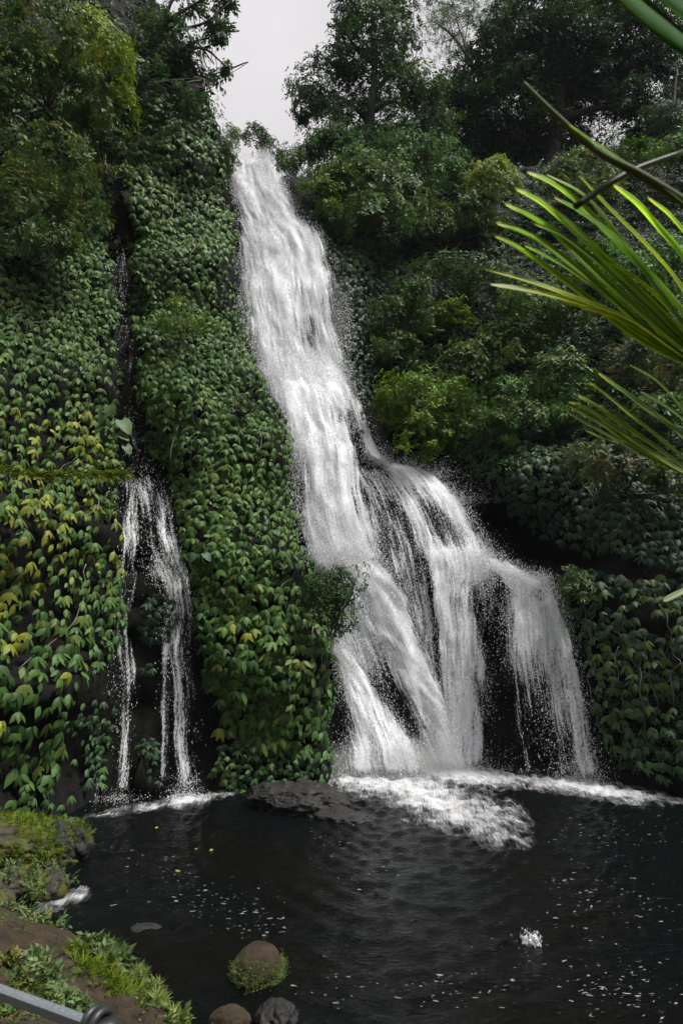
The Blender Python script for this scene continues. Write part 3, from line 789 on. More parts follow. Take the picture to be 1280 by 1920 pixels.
# ------------------------------------------------------------------ leaves
def leaflet(length, width, bend, fold, rows=6):
    y = np.linspace(0, 1, rows)
    w = np.interp(y, [0, .12, .35, .6, .85, 1], [0, .62, 1, .86, .38, 0]) * width / 2
    V, T = [], []
    for k in range(rows):
        zb = -bend * y[k] ** 2
        if k in (0, rows - 1):
            V.append((0, y[k] * length, zb * length))
        else:
            V += [(-w[k], y[k] * length, zb * length - fold * w[k]), (0, y[k] * length, zb * length), (w[k], y[k] * length, zb * length - fold * w[k])]
    T += [(0, 2, 1), (0, 3, 2)]
    for k in range(1, rows - 2):
        a = 1 + (k - 1) * 3; b = a + 3
        T += [(a, a + 1, b + 1), (a, b + 1, b), (a + 1, a + 2, b + 2), (a + 1, b + 2, b + 1)]
    a = 1 + (rows - 3) * 3; e = a + 3
    T += [(a, a + 1, e), (a + 1, a + 2, e)]
    return np.array(V), np.array(T)

def rotz(V, a):
    c, s = math.cos(a), math.sin(a)
    return V @ np.array([[c, s, 0], [-s, c, 0], [0, 0, 1]])
def roty(V, a):
    c, s = math.cos(a), math.sin(a)
    return V @ np.array([[c, 0, -s], [0, 1, 0], [s, 0, c]])
def rotx(V, a):
    c, s = math.cos(a), math.sin(a)
    return V @ np.array([[1, 0, 0], [0, c, s], [0, -s, c]])

def compound(k, seed):
    """one compound creeper leaf: k leaflets drooping from one stalk"""
    r = random.Random(seed)
    b = Bag()
    angs = {3: (-46, 0, 46), 4: (-62, -20, 22, 60), 5: (-72, -38, 0, 36, 70)}[k]
    for a in angs:
        V, T = leaflet(r.uniform(.88, 1.12), r.uniform(.42, .54), r.uniform(.25, .6), r.uniform(.12, .4), 5)
        V = roty(V, math.radians(r.uniform(-14, 14)))
        V = V + np.array([0, .06, 0])
        V = rotx(V, math.radians(-r.uniform(8, 34)))
        V = rotz(V, math.radians(-a + r.uniform(-9, 9)))
        b.add(V, T)
    V, T, _ = b.get()
    return V, T
COMPOUND = [compound(k, s) for k, s in ((3, 1), (3, 2), (3, 3), (4, 4), (4, 5), (3, 6))]

def small_leaf(w=.36, droop=.15):
    V = np.array([(0, 0, 0), (-w / 2, .42, .05), (0, .5, -.02), (w / 2, .42, .05), (0, 1, -droop)])
    T = np.array([(0, 2, 1), (0, 3, 2), (1, 2, 4), (2, 3, 4)])
    return V, T
def spray(seed, n=8, w=.42, spread=1.0, size=.42):
    r = random.Random(seed)
    b = Bag()
    for k in range(n):
        V, T = small_leaf(w * r.uniform(.8, 1.2), r.uniform(.05, .35))
        V = V * size * r.uniform(.75, 1.15)
        V = roty(V, math.radians(r.uniform(-30, 30)))
        V = rotx(V, math.radians(r.uniform(-45, 15)))
        f = k / max(1, n - 1)
        a = (1 if k % 2 else -1) * math.radians(r.uniform(30, 80)) * spread * (1 - .6 * f)
        V = rotz(V, a)
        V = V + np.array([r.uniform(-.05, .05), f * .8, r.uniform(-.1, .06) - .12 * f * f])
        b.add(V, T)
    V, T, _ = b.get()
    return V - np.array([0, .3, 0]), T
SPRAY = [spray(s, 8) for s in range(6)]
SPRAY_FINE = [spray(20 + s, 11, .30, 1.1, .28) for s in range(5)]
SPRAY_BIG = [spray(40 + s, 6, .5, 1.0, .58) for s in range(5)]
SPRAY_NARROW = [spray(60 + s, 12, .16, .7, .5) for s in range(4)]

PAL = {  # each plant's own leaf colours: dark, mid and young leaf
 'vine':   [(.030, .068, .017), (.046, .100, .022), (.068, .136, .030), (.095, .14, .032), (.19, .215, .03)],
 'teal':   [(.022, .046, .028), (.034, .064, .038), (.050, .090, .050), (.06, .10, .04), (.10, .13, .03)],
 'olive':  [(.030, .058, .018), (.048, .088, .026), (.072, .125, .034), (.12, .12, .03), (.16, .11, .03)],
 'bright': [(.055, .105, .016), (.085, .155, .020), (.135, .21, .026), (.22, .26, .02), (.30, .31, .02)],
 'grey':   [(.045, .085, .034), (.072, .125, .050), (.11, .17, .07), (.12, .15, .06), (.16, .17, .04)],
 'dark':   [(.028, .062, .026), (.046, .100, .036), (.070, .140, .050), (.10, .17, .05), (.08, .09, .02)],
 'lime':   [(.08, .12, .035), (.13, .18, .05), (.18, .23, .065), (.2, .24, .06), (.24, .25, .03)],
 'shade':  [(.012, .026, .016), (.018, .038, .022), (.028, .056, .030), (.04, .07, .03), (.07, .09, .03)],  # the huge spreading tree's own very dark leaf green
 'rust':   [(.034, .055, .026), (.055, .080, .040), (.085, .11, .055), (.12, .095, .045), (.15, .075, .035)],
 'moss':   [(.055, .095, .012), (.09, .14, .015), (.14, .19, .018), (.17, .19, .02), (.22, .22, .02)],
}
def pick(pal, u):
    """colours for values u in 0..1 along a palette, with a little jitter"""
    c = np.array(PAL[pal]); x = np.clip(u, 0, 1) * (len(c) - 1)
    i = np.clip(x.astype(int), 0, len(c) - 2); f = (x - i)[:, None]
    return (c[i] * (1 - f) + c[i + 1] * f) * (.85 + .3 * rng.random((len(u), 1)))

LEAF_MESH = {}
def leaf_mesh(shape, pal, step):
    key = (shape, pal, step)
    if key not in LEAF_MESH:
        V, T = COMPOUND[shape]
        LEAF_MESH[key] = mesh_of('leaf', V, T, M_LEAF, np.repeat(np.array([PAL[pal][step]]), len(V), 0))
    return LEAF_MESH[key]

def creeper(name, label, poly, pal, young, size=.46, row=None, colm=None, layers=2, singles=300, bulge=.9, seed=0, cat='creeper', off=.12, group=None, thin=None):
    """leafy creeper over the rock: rows of overlapping drooping compound leaves"""
    poly = np.asarray(poly, float)
    size_at = size if callable(size) else (lambda a, b: size + 0 * a)
    smin = float(size_at(*np.meshgrid(np.linspace(poly[:, 0].min(), poly[:, 0].max(), 20), np.linspace(poly[:, 1].min(), poly[:, 1].max(), 40))).min())
    row = row or smin * 1.08; colm = colm or smin * .62
    # extent in x and z from the rays of the outline
    ys = hit(poly[:, 0], poly[:, 1])
    W_ = at(poly[:, 0], poly[:, 1], ys)
    x0, x1 = W_[:, 0].min() - 1, W_[:, 0].max() + 1
    z0, z1 = max(-.2, W_[:, 2].min() - 1), W_[:, 2].max() + 1
    PP, NN, SS, CC, U_ = [], [], [], [], []
    for lay in range(layers):
        xs = np.arange(x0, x1, colm); zs = np.arange(z0, z1, row)
        X, Z = np.meshgrid(xs, zs)
        X = X + rng.random((len(zs), 1)) * colm + rng.normal(size=X.shape) * colm * .28 + lay * .27
        Z = Z + (vnoise(np.stack([X * .7, Z * .12, X * 0 + seed], -1), seed) - .5) * 1.4 + (vnoise(np.stack([X * 1.6, Z * .4, X * 0 + seed], -1), seed + 1) - .5) * .4 + rng.normal(size=X.shape) * row * .13 + lay * row * .5
        X, Z = X.ravel(), Z.ravel()
        Y = ground(X, Z)
        Pp = np.stack([X, Y, Z], -1)
        nn = normal(X, Z)
        bl = fbm(np.stack([X * .55, Y * .3, Z * .55], -1), 3, seed + 2)
        d = off + bulge * np.clip(bl - .3, 0, 1) + (.14, -.04)[lay] + .10 * rng.random(len(X))
        Pp = Pp + nn * d[:, None]
        px, py = proj(Pp)
        ok = inside(poly, px + (vnoise(Pp * .9, seed + 7) - .5) * 34, py + (vnoise(Pp * .9 + 50, seed + 8) - .5) * 34)
        if thin is not None:
            ok &= rng.random(len(px)) < thin(px, py)
        ok &= rng.random(len(px)) < (smin / size_at(px, py)) ** .7 * (1 if lay == 0 else .7)
        hole = vnoise(Pp * np.array([.8, .5, 1.1]), seed + 12)
        ok &= hole > .10
        # keep off the water
        PP.append(Pp[ok]); NN.append(nn[ok]); U_.append(bl[ok])
    P = np.concatenate(PP); nn = np.concatenate(NN)
    n = len(P)
    tip = np.array([0, 0, -1.]) * .85 + nn * rng.uniform(.45, .95, (n, 1)) + rng.normal(size=(n, 3)) * .22
    nr = nn * .6 + np.array([0, 0, 1.]) * .8 + rng.normal(size=(n, 3)) * .22
    R = frames(tip, nr)
    px, py = proj(P)
    S = size_at(px, py) * rng.uniform(.75, 1.2, n)
    patch = fbm(P * .5, 3, seed + 30)
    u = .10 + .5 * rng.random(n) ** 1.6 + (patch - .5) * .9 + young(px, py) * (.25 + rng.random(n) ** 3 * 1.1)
    u = np.clip(u, 0, 1)
    base = np.array([*P[:, :2].mean(0), max(0, P[:, 2].min())])
    root = thing(name, label, cat, base, group)
    shape = rng.integers(0, len(COMPOUND), n)
    dist = np.linalg.norm(P - np.array([0, 0, CAM_H]), axis=1)
    vis = (px > -20) & (px < 1300) & (py > -20) & (py < 1940)
    order = np.argsort(np.where(vis, dist / S, 1e6))
    one = np.zeros(n, bool); one[order[:singles]] = True
    for i in order[:singles]:
        if not vis[i]: one[i] = False; continue
        o = bpy.data.objects.new('leaf', leaf_mesh(int(shape[i]), pal, int(min(4, u[i] * 4.99))))
        COL.objects.link(o)
        o.parent = root
        o.matrix_local = Matrix([[*(R[i][k] * S[i]), P[i][k] - base[k]] for k in range(3)] + [[0, 0, 0, 1]])
    b = Bag()
    for sh in range(len(COMPOUND)):
        k = (shape == sh) & ~one
        if not k.any(): continue
        tv, tf = COMPOUND[sh]
        V, T = instance(tv, tf, R[k], P[k], S[k])
        b.add(V, T, np.repeat(pick(pal, u[k]), len(tv), 0))
    stems = 12 if singles >= 200 else 0
    for i in rng.choice(n, stems * 3):
        if stems == 0 or not vis[i]: continue
        z_ = np.linspace(P[i, 2], max(.3, P[i, 2] - rng.uniform(1.5, 4)), 12)
        x_ = P[i, 0] + np.cumsum(rng.normal(size=12) * .07)
        y_ = ground(x_, z_); nn_ = normal(x_, z_)
        pt = np.stack([x_, y_, z_], -1) + nn_ * (off + .28 + .1 * np.sin(np.linspace(0, 5, 12)))[:, None]
        if not inside(poly, *proj(pt)).all(): continue
        V, T = tube(curve(pt, 24), np.linspace(.022, .012, 24), 5)
        part('stem', V, T, M_PALEBARK, root)
    if b.V:
        V, T, C = b.get()
        part('foliage', V, T, M_LEAF, root, C, kind='stuff')
    return root

def sprays(P, out, pal, u, size, kinds, jitter=.38, up=.35, face=False):
    """leafy twigs at points P pointing along out"""
    n = len(P)
    tip = out + np.array([0, 0, up]) + rng.normal(size=(n, 3)) * jitter
    nr = np.array([0, 0, 1.]) + out * .45 + rng.normal(size=(n, 3)) * .22
    if face:                                      # twigs fan out over the crown's skin, leaf faces turned to the light
        tip = unit(np.cross(out, rng.normal(size=(n, 3)))) + out * .35 + np.array([0, 0, -.25])
        nr = out * .8 + np.array([0, 0, .55]) + rng.normal(size=(n, 3)) * .18
    R = frames(tip, nr)
    S = size * rng.uniform(.7, 1.25, n)
    C0 = pick(pal, u)
    b = Bag()
    kk = rng.integers(0, len(kinds), n)
    for s in range(len(kinds)):
        m_ = kk == s
        if not m_.any(): continue
        tv, tf = kinds[s]
        V, T = instance(tv, tf, R[m_], P[m_], S[m_])
        b.add(V, T, np.repeat(C0[m_], len(tv), 0) * (.85 + .3 * rng.random((m_.sum() * len(tv), 1))))
    return b.get()

def lobes_cloud(lobes, per, clump=16, shell=(.72, 1.05), back=-.5, seed=0, spread=.24):
    """twig positions over a crown made of uneven lobes: clumps on the lobes' outer shell with gaps between"""
    PP, OO, HH = [], [], []
    for k, (c, r) in enumerate(lobes):
        c = np.asarray(c); r = np.asarray(r, float)
        area = (r[0] * r[2] + r[1] * r[2] + r[0] * r[1]) / 3 * 4 * PI
        nc = max(4, int(area * per / clump))
        d = unit(rng.normal(size=(nc * 2, 3)))
        d = d[(d[:, 1] * -1 * .8 + d[:, 2] * .6 > back)][:nc]
        rad = rng.uniform(*shell, len(d))
        cc = c + d * r * rad[:, None]
        keep = fbm(cc * .9 + 3.1 * seed, 3, seed) > .34
        cc, d, rad = cc[keep], d[keep], rad[keep]
        m_ = len(cc)
        P = np.repeat(cc, clump, 0) + rng.normal(size=(m_ * clump, 3)) * (r * spread * .6 + .05)
        O = unit(np.repeat(d, clump, 0) * .8 + unit(P - np.repeat(c[None], m_ * clump, 0)) * .6)
        PP.append(P); OO.append(O); HH.append(np.repeat(rad, clump))
    return np.concatenate(PP), np.concatenate(OO), np.concatenate(HH)

def shrub(name, label, spots, pal, Y=None, size=.5, per=9, kinds=SPRAY, depth=.8, lift=.35, bright=0., stem=True, group=None, cat='shrub', seed=0, clump=16, mat=None, back=-.5, up=.35, shell=(.74, 1.08)):
    """spots: (px, py, rx, ry) in pixels, set on the cliff there (or at Y metres)"""
    lobes = []
    for s in spots:
        px, py, rx, ry = s[:4]
        yy = s[4] if len(s) > 4 else (Y if Y is not None else hit(px, py)[0] - (lift + 1.0) * rx / F * 40)
        k = yy / (cs - (960 - py) / F * sn) / F
        lobes.append((at(px, py, yy), 1.12 * np.array([rx * k, depth * .5 * (rx + ry) * k, ry * k])))
    P, O, Hh = lobes_cloud(lobes, per * .8, clump, shell=shell, seed=seed, back=back)
    ok = (P[:, 2] > .0)
    P, O = P[ok], O[ok]
    patch = fbm(P * .7, 3, seed + 90)
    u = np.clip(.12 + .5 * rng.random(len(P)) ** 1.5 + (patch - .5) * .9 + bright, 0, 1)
    V, T, C = sprays(P, O, pal, u, size * 1.4, kinds, up=up, face=True)
    c0 = np.mean([l[0] for l in lobes], 0)
    base = c0 + np.array([0, lobes[0][1][1] * .8, -np.mean([l[1][2] for l in lobes]) * .8])
    root = thing(name, label, cat, base, group)
    part('foliage', V, T, mat or M_SMALL, root, C, kind='stuff')
    if stem:
        b = Bag()
        for (c, r) in lobes:
            for q_ in range(4):
                e = c + unit(rng.normal(size=3)) * r * .75
                mid = (base + e) / 2 + rng.normal(size=3) * .15
                V, T = tube(curve([base, mid, e], 7), np.linspace(.07, .012, 7), 5)
                b.add(V, T)
        V, T, _ = b.get()
        part('branches', V, T, M_BARK, root, kind='stuff')
    return root

# ------------------------------------------------------------------ creepers on the two cliff faces
def g(px, py, cx, cy, rx, ry): return np.exp(-((px - cx) / rx) ** 2 - ((py - cy) / ry) ** 2)
left_edge = [(-260, -120), (150, 180), (206, 330), (212, 460), (222, 600), (228, 720), (222, 860), (226, 1000), (230, 1090), (216, 1180), (205, 1240), (150, 1290), (128, 1400), (95, 1480), (60, 1530), (-260, 1560)]
creeper('leafy_creeper', 'broad sheet of big yellowish green creeper leaves on the cliff left of the narrow waterfall', left_edge, 'vine',
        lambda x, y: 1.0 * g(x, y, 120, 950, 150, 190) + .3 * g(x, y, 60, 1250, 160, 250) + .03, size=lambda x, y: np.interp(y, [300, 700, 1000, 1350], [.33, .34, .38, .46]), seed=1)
mid_edge = [(250, 250), (300, 170), (395, 185), (425, 290), (440, 400), (448, 520), (470, 600), (482, 680), (530, 770), (548, 840), (556, 930), (562, 1000), (600, 1060), (625, 1130), (634, 1230), (630, 1330), (620, 1420),
            (560, 1420), (480, 1390), (420, 1380), (392, 1300), (378, 1200), (356, 1090), (346, 1010), (318, 900), (272, 830), (258, 760), (262, 640), (252, 540), (246, 430), (240, 330)]
creeper('leafy_creeper', 'tall curtain of dark green creeper leaves between the narrow and the big waterfall', mid_edge, 'vine',
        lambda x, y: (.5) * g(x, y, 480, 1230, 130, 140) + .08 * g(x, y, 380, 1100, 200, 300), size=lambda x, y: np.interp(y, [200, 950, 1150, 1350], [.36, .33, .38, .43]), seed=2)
creeper('leafy_creeper', 'band of blue green creeper leaves hanging under the right hillside, above a dark hollow', [(880, 880), (960, 868), (1060, 850), (1300, 850), (1400, 1060), (1280, 1070), (1180, 1050), (1080, 1030), (1010, 1000), (950, 960)], 'teal',
        lambda x, y: .35 * g(x, y, 1020, 900, 60, 40), size=.34, seed=3, singles=220)
creeper('leafy_creeper', 'creeper with lit yellow green leaves on the dark wall right of the fanned waterfall', [(1030, 1075), (1090, 1062), (1180, 1080), (1400, 1060), (1400, 1420), (1280, 1440), (1180, 1420), (1130, 1400), (1100, 1300), (1075, 1200), (1040, 1130)], 'teal',
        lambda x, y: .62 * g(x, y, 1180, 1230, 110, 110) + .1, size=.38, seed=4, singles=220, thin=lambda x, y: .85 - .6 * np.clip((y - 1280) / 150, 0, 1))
creeper('hanging_vine', 'narrow hanging vine of small leaves on the black rock left of the narrow waterfall foot', [(150, 1300), (195, 1180), (212, 1200), (210, 1350), (196, 1450), (185, 1500), (150, 1500), (160, 1400)], 'teal',
        lambda x, y: .1 + 0 * x, size=.24, row=.2, colm=.24, seed=5, singles=0, cat='vine', bulge=.5)
creeper('hanging_vine', 'sparse dark leaves straggling over the black rock at the foot of the left cliff', [(60, 1440), (110, 1330), (200, 1260), (215, 1330), (205, 1500), (120, 1530), (60, 1530)], 'dark',
        lambda x, y: .1 + 0 * x, size=.26, seed=15, singles=0, cat='vine', bulge=.5, thin=lambda x, y: .5 + 0 * x)
creeper('leaf_clump', 'round clump of small leaves on rock in the middle of the narrow waterfall', [(266, 1150), (282, 1110), (310, 1106), (326, 1150), (322, 1200), (296, 1208), (270, 1190)], 'teal',
        lambda x, y: .1 + 0 * x, size=.26, row=.2, colm=.24, seed=6, singles=60, cat='plant', bulge=.6)
creeper('leaf_clump', 'tiny tuft of leaves on wet rock just below the round clump in the narrow waterfall', [(262, 1236), (280, 1226), (292, 1240), (280, 1256), (266, 1252)], 'teal',
        lambda x, y: .15 + 0 * x, size=.22, row=.18, colm=.2, seed=7, singles=10, cat='plant', bulge=.4)
creeper('leaf_clump', 'drooping leaf clump on rock near the foot of the narrow waterfall, above the pool', [(258, 1380), (280, 1372), (300, 1400), (300, 1470), (286, 1478), (280, 1430), (262, 1410)], 'teal',
        lambda x, y: .1 + 0 * x, size=.22, row=.18, colm=.2, seed=8, singles=30, cat='plant', bulge=.4)
creeper('leafy_creeper', 'low dark creeper skirting the cliff foot behind the grey boulder', [(400, 1400), (470, 1380), (560, 1400), (635, 1390), (634, 1450), (600, 1468), (520, 1472), (440, 1482), (400, 1460)], 'dark',
        lambda x, y: .2 + 0 * x, size=.24, row=.22, colm=.26, seed=9, singles=60, bulge=.5)
creeper('leafy_creeper', 'dark teal creeper clinging to the rock close right of the upper waterfall', [(632, 520), (680, 540), (720, 620), (718, 700), (700, 770), (690, 820), (668, 760), (655, 690)], 'teal',
        lambda x, y: .05 + 0 * x, size=.32, row=.3, colm=.36, seed=10, singles=60)
creeper('leafy_creeper', 'creeper tongue dangling under the grey green bush beside the upper waterfall', [(560, 385), (620, 385), (690, 440), (700, 510), (690, 560), (650, 560), (622, 500), (596, 445)], 'teal',
        lambda x, y: .12 + 0 * x, size=.36, row=.32, colm=.4, seed=11, singles=80)
creeper('leafy_creeper', 'sparse leaves in deep shade at the pool edge, lower right corner of the gorge', [(1130, 1330), (1300, 1330), (1300, 1470), (1190, 1460)], 'dark', lambda x, y: .0 + 0 * x, size=.36, seed=12, singles=0, thin=lambda x, y: .25 + 0 * x)

# undergrowth that fills the hillside between the bushes
def undergrowth(name, label, poly, pal, n, size, seed):
    poly = np.asarray(poly, float)
    px = rng.uniform(poly[:, 0].min(), poly[:, 0].max(), n * 3); py = rng.uniform(poly[:, 1].min(), poly[:, 1].max(), n * 3)
    k = inside(poly, px, py); px, py = px[k][:n], py[k][:n]
    P = at(px, py, hit(px, py))
    nn = normal(P[:, 0], P[:, 2])
    P = P + nn * (rng.random((len(P), 1)) ** 2 * .45 * fbm(P * .5, 2, seed)[:, None])
    u = np.clip(.0 + .35 * rng.random(len(P)) ** 2 + (fbm(P * .5, 3, seed + 3) - .5) * .6, 0, 1)
    V, T, C = sprays(P, nn, pal, u, size, SPRAY, face=True)
    o = link(name, mesh_of(name, V, T, M_SMALL, C), kind='stuff')
    tag(o, label, 'undergrowth')
undergrowth('undergrowth', 'dark tangled undergrowth covering the hillside right of the waterfall', [(530, 270), (600, 220), (1400, 150), (1400, 860), (1060, 870), (960, 880), (880, 890), (830, 850), (770, 820), (720, 740), (660, 600), (640, 500), (600, 400)], 'dark', 10000, .72, 2)
undergrowth('undergrowth', 'dark undergrowth at the foot of the right wall, above the shaded pool edge', [(1120, 1300), (1400, 1050), (1400, 1440), (1150, 1440)], 'dark', 500, .5, 3)
undergrowth('undergrowth', 'small leaves and shoots knitted over the top of the left cliff', [(-150, -100), (260, -100), (420, 180), (420, 260), (240, 270), (205, 520), (100, 620), (-150, 640)], 'olive', 4200, .55, 4)

# ------------------------------------------------------------------ bushes
S = shrub
S('bush', 'large rounded grey green bush at the cliff top, right of the waterfall lip', [(700, 355, 75, 58), (660, 345, 45, 40), (745, 400, 48, 52), (690, 420, 60, 45)], 'grey', size=.5, per=11, seed=1)
S('bush', 'fresh green bush arching over the right rim of the waterfall lip', [(580, 322, 52, 34), (625, 355, 40, 36), (545, 305, 26, 20), (600, 375, 42, 32)], 'bright', size=.48, per=10, bright=-.25, seed=2)
S('bush', 'pale yellow green feathery bush standing against the dark trees above the hillside', [(950, 300, 48, 46), (985, 290, 30, 30), (920, 345, 45, 42), (965, 265, 28, 22)], 'lime', size=.5, per=13, seed=3, lift=2.0, bright=.2)
S('bush', 'silvery green bush behind the long palm stalk', [(1085, 312, 48, 34), (1050, 345, 40, 34), (1125, 340, 40, 30)], 'grey', size=.5, per=10, bright=.3, seed=4, lift=1.6)
S('bush', 'brownish olive bush with spent flowers left of the palm leaflets', [(855, 405, 60, 30), (900, 420, 42, 30), (820, 430, 40, 34)], 'olive', size=.46, per=11, bright=.15, seed=5)
S('bush', 'flat topped dull green bush below the brownish bush', [(875, 510, 62, 30), (820, 520, 45, 32), (920, 540, 40, 34)], 'grey', size=.46, per=10, bright=-.2, seed=6)
S('bush', 'mid green bush in the notch right of the upper waterfall', [(760, 565, 50, 40), (800, 600, 45, 40), (725, 590, 34, 36)], 'olive', size=.44, per=10, seed=7)
S('bush', 'small yellow patch of young leaves halfway up the hillside', [(842, 582, 30, 18), (860, 600, 24, 16)], 'moss', size=.36, per=13, clump=6, seed=8, lift=1.6)
S('bush', 'bright yellow green dome shaped bush just above the black hollow by the waterfall', [(790, 745, 62, 48), (750, 760, 36, 50), (830, 760, 36, 46), (785, 815, 52, 42), (805, 850, 26, 18)], 'bright', size=.42, per=14, seed=9, lift=.25, bright=-.05, shell=(.55, 1.2))
S('bush', 'leafy bush with a lit crest right of the small yellow patch', [(950, 650, 58, 42), (910, 680, 36, 40), (985, 620, 44, 34)], 'olive', size=.44, per=11, seed=10, bright=.12)
S('bush', 'deep green bush whose top meets the lowest leaflets of the big palm frond', [(1010, 580, 60, 40), (1060, 600, 46, 36), (960, 560, 40, 34)], 'dark', size=.46, per=10, seed=11, bright=.35)
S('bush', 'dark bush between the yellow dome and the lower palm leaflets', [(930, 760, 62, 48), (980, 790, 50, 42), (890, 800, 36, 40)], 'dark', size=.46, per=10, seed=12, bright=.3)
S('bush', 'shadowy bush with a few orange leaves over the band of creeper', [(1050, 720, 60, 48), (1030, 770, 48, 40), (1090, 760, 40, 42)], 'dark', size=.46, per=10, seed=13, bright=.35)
S('bush', 'reddish tinted bush above the lower palm leaflets', [(1200, 670, 60, 38), (1250, 700, 50, 40), (1160, 690, 36, 30)], 'rust', size=.46, per=11, seed=14, bright=.15)
S('bush', 'mottled russet bush at the edge under the lower palm leaflets', [(1130, 870, 60, 34), (1190, 890, 50, 34), (1245, 910, 50, 30)], 'rust', size=.42, per=12, seed=15)
S('bush', 'low bush with yellow tips right of the hollow, on top of the creeper band', [(1085, 855, 30, 20), (1110, 880, 28, 24)], 'olive', size=.36, per=13, clump=6, seed=16, bright=.3)
S('bush', 'dim green bush hidden behind the big palm frond', [(1180, 540, 70, 46), (1240, 500, 50, 46), (1120, 500, 46, 40)], 'dark', size=.5, per=9, seed=17, bright=.2)
S('bush', 'bright leafed bush behind the palm stalk at the edge of the sky gap', [(1225, 265, 52, 34), (1265, 300, 44, 38), (1190, 290, 34, 26)], 'bright', size=.5, per=10, seed=18, bright=-.3, lift=1)
S('bush', 'shaded bush in the gap between the grey green and the pale feathery bush', [(830, 345, 46, 36), (880, 370, 40, 34)], 'dark', size=.5, per=9, seed=19, bright=.2)
S('bush', 'small dark bush with yellow sprigs beside the ledge where the waterfall fans out', [(1062, 1085, 28, 22), (1085, 1105, 26, 20)], 'olive', size=.32, per=14, clump=6, seed=20, lift=.8)
S('bush', 'dull bush above the dome bush, right of the clinging teal creeper', [(745, 660, 40, 34), (720, 640, 30, 34)], 'olive', size=.4, per=11, seed=21, bright=-.05)
S('bush', 'dusky bush below the bush with the lit crest', [(870, 690, 44, 40), (880, 730, 34, 30)], 'dark', size=.44, per=11, seed=22, bright=.4)
S('bush', 'thin bush at the near end of the hillside beside the lower palm leaflets', [(1240, 780, 50, 40), (1190, 790, 40, 34)], 'dark', size=.44, per=9, seed=23, bright=.35)

S('bush', 'sunlit yellow green bush bulging from the upper left cliff', [(190, 95, 52, 50), (215, 150, 38, 50), (170, 60, 50, 34), (225, 215, 26, 40)], 'bright', size=.40, per=14, seed=31, lift=1.8, bright=.28)
S('bush', 'deep green bush at the upper left, beside the sunlit bush', [(70, 70, 80, 60), (110, 140, 60, 46), (30, 160, 60, 60)], 'olive', size=.44, per=12, seed=32, lift=1.1, bright=.1)
S('bush', 'shadowed olive bush hanging below the sunlit bush', [(195, 270, 46, 44), (150, 220, 46, 36), (215, 320, 26, 36)], 'olive', size=.40, per=12, seed=33, lift=1, bright=.1)
S('bush', 'small leaved bush trailing down the left cliff above the big creeper leaves', [(100, 320, 70, 60), (50, 380, 60, 60), (140, 400, 52, 56), (90, 470, 60, 40)], 'olive', size=.42, per=12, seed=34, lift=.8, bright=.15, kinds=SPRAY_NARROW + SPRAY)
S('bush', 'fern like bright green shrub growing out of the middle curtain of creeper', [(345, 600, 42, 20), (378, 614, 34, 16), (318, 608, 30, 16), (340, 570, 22, 12)], 'bright', size=.36, per=17, kinds=SPRAY_FINE, clump=6, seed=35, lift=1.4, bright=-.05)
S('bush', 'light green grassy tuft beside the waterfall lip on its left', [(432, 275, 13, 34), (424, 300, 12, 26)], 'lime', size=.42, per=16, kinds=SPRAY_NARROW, clump=6, seed=36, Y=36.6, bright=-.2)
S('bush', 'twiggy dark bush leaning from the creeper out over the waterfall spray', [(620, 1105, 44, 34), (655, 1090, 26, 22), (640, 1150, 30, 34), (600, 1130, 30, 30), (632, 1185, 12, 20)], 'olive', Y=27.0, size=.27, per=34, clump=6, seed=37, bright=-.2, depth=.6)
S('bush', 'brown flecked scrubby patch low in the middle curtain of creeper', [(465, 770, 26, 14), (440, 755, 20, 10)], 'rust', size=.3, per=16, kinds=SPRAY_FINE, clump=6, seed=38, lift=1.3)

# ------------------------------------------------------------------ trees on the rim
def tree(name, label, base, trunk_r, limbs, lobes, pal, Y, size=.55, per=6, kinds=SPRAY, bark=None, seed=0, bright=0., clump=14, shell=(.55, 1.08), back=-2, group=None, spread=.3, twigs=5, face=True):
    bark = bark or M_BARK
    def W(p): return at(p[0], p[1], p[2] if len(p) > 2 else Y)
    b0 = W(base)
    root = thing(name, label, 'tree', b0, group)
    for k, path in enumerate(limbs):
        pts_ = np.array([W(p) for p in path]); n = 5 * len(pts_)
        c_ = curve(pts_, n); c_ = c_ + (fbm(c_ * .8, 2, seed + k)[:, None] - .5) * .25
        r0 = trunk_r * (1 if k == 0 else .5)
        V, T = tube(c_, np.linspace(r0, r0 * .25, n), 8, .1)
        part('trunk' if k == 0 else 'limb', V, T, bark, root)
    L, tw = [], Bag()
    ends = np.array([W(p) for path in limbs for p in path[1:]])
    for j, s in enumerate(lobes):
        yy = Y + rng.uniform(-2.2, 2.2)
        k = yy / (cs - (960 - s[1]) / F * sn) / F
        c = at(s[0], s[1], yy); r = np.array([s[2] * k, .5 * (s[2] + s[3]) * k, s[3] * k])
        L.append((c, r))
        e0 = ends[np.argmin(np.linalg.norm(ends - c, axis=1))]
        for q_ in range(twigs):
            e = c + unit(rng.normal(size=3)) * r * .9
            V, T = tube(curve([e0, (e0 + e) / 2 + rng.normal(size=3) * .4, e], 7), np.linspace(min(.05, trunk_r * .2), .008, 7), 5)
            tw.add(V, T)
    V, T, _ = tw.get()
    part('branches', V, T, bark, root, kind='stuff')
    P, O, Hh = lobes_cloud(L, per, clump, shell=shell, seed=seed, back=back, spread=spread)
    patch = fbm(P * .5, 3, seed + 90)
    u = np.clip(.1 + .5 * rng.random(len(P)) ** 1.5 + (patch - .5) * .8 + bright, 0, 1)
    V, T, C = sprays(P, O, pal, u, size * 1.25, kinds, up=-.05, face=face)
    part('crown', V, T, M_SMALL, root, C, kind='stuff')
    return root

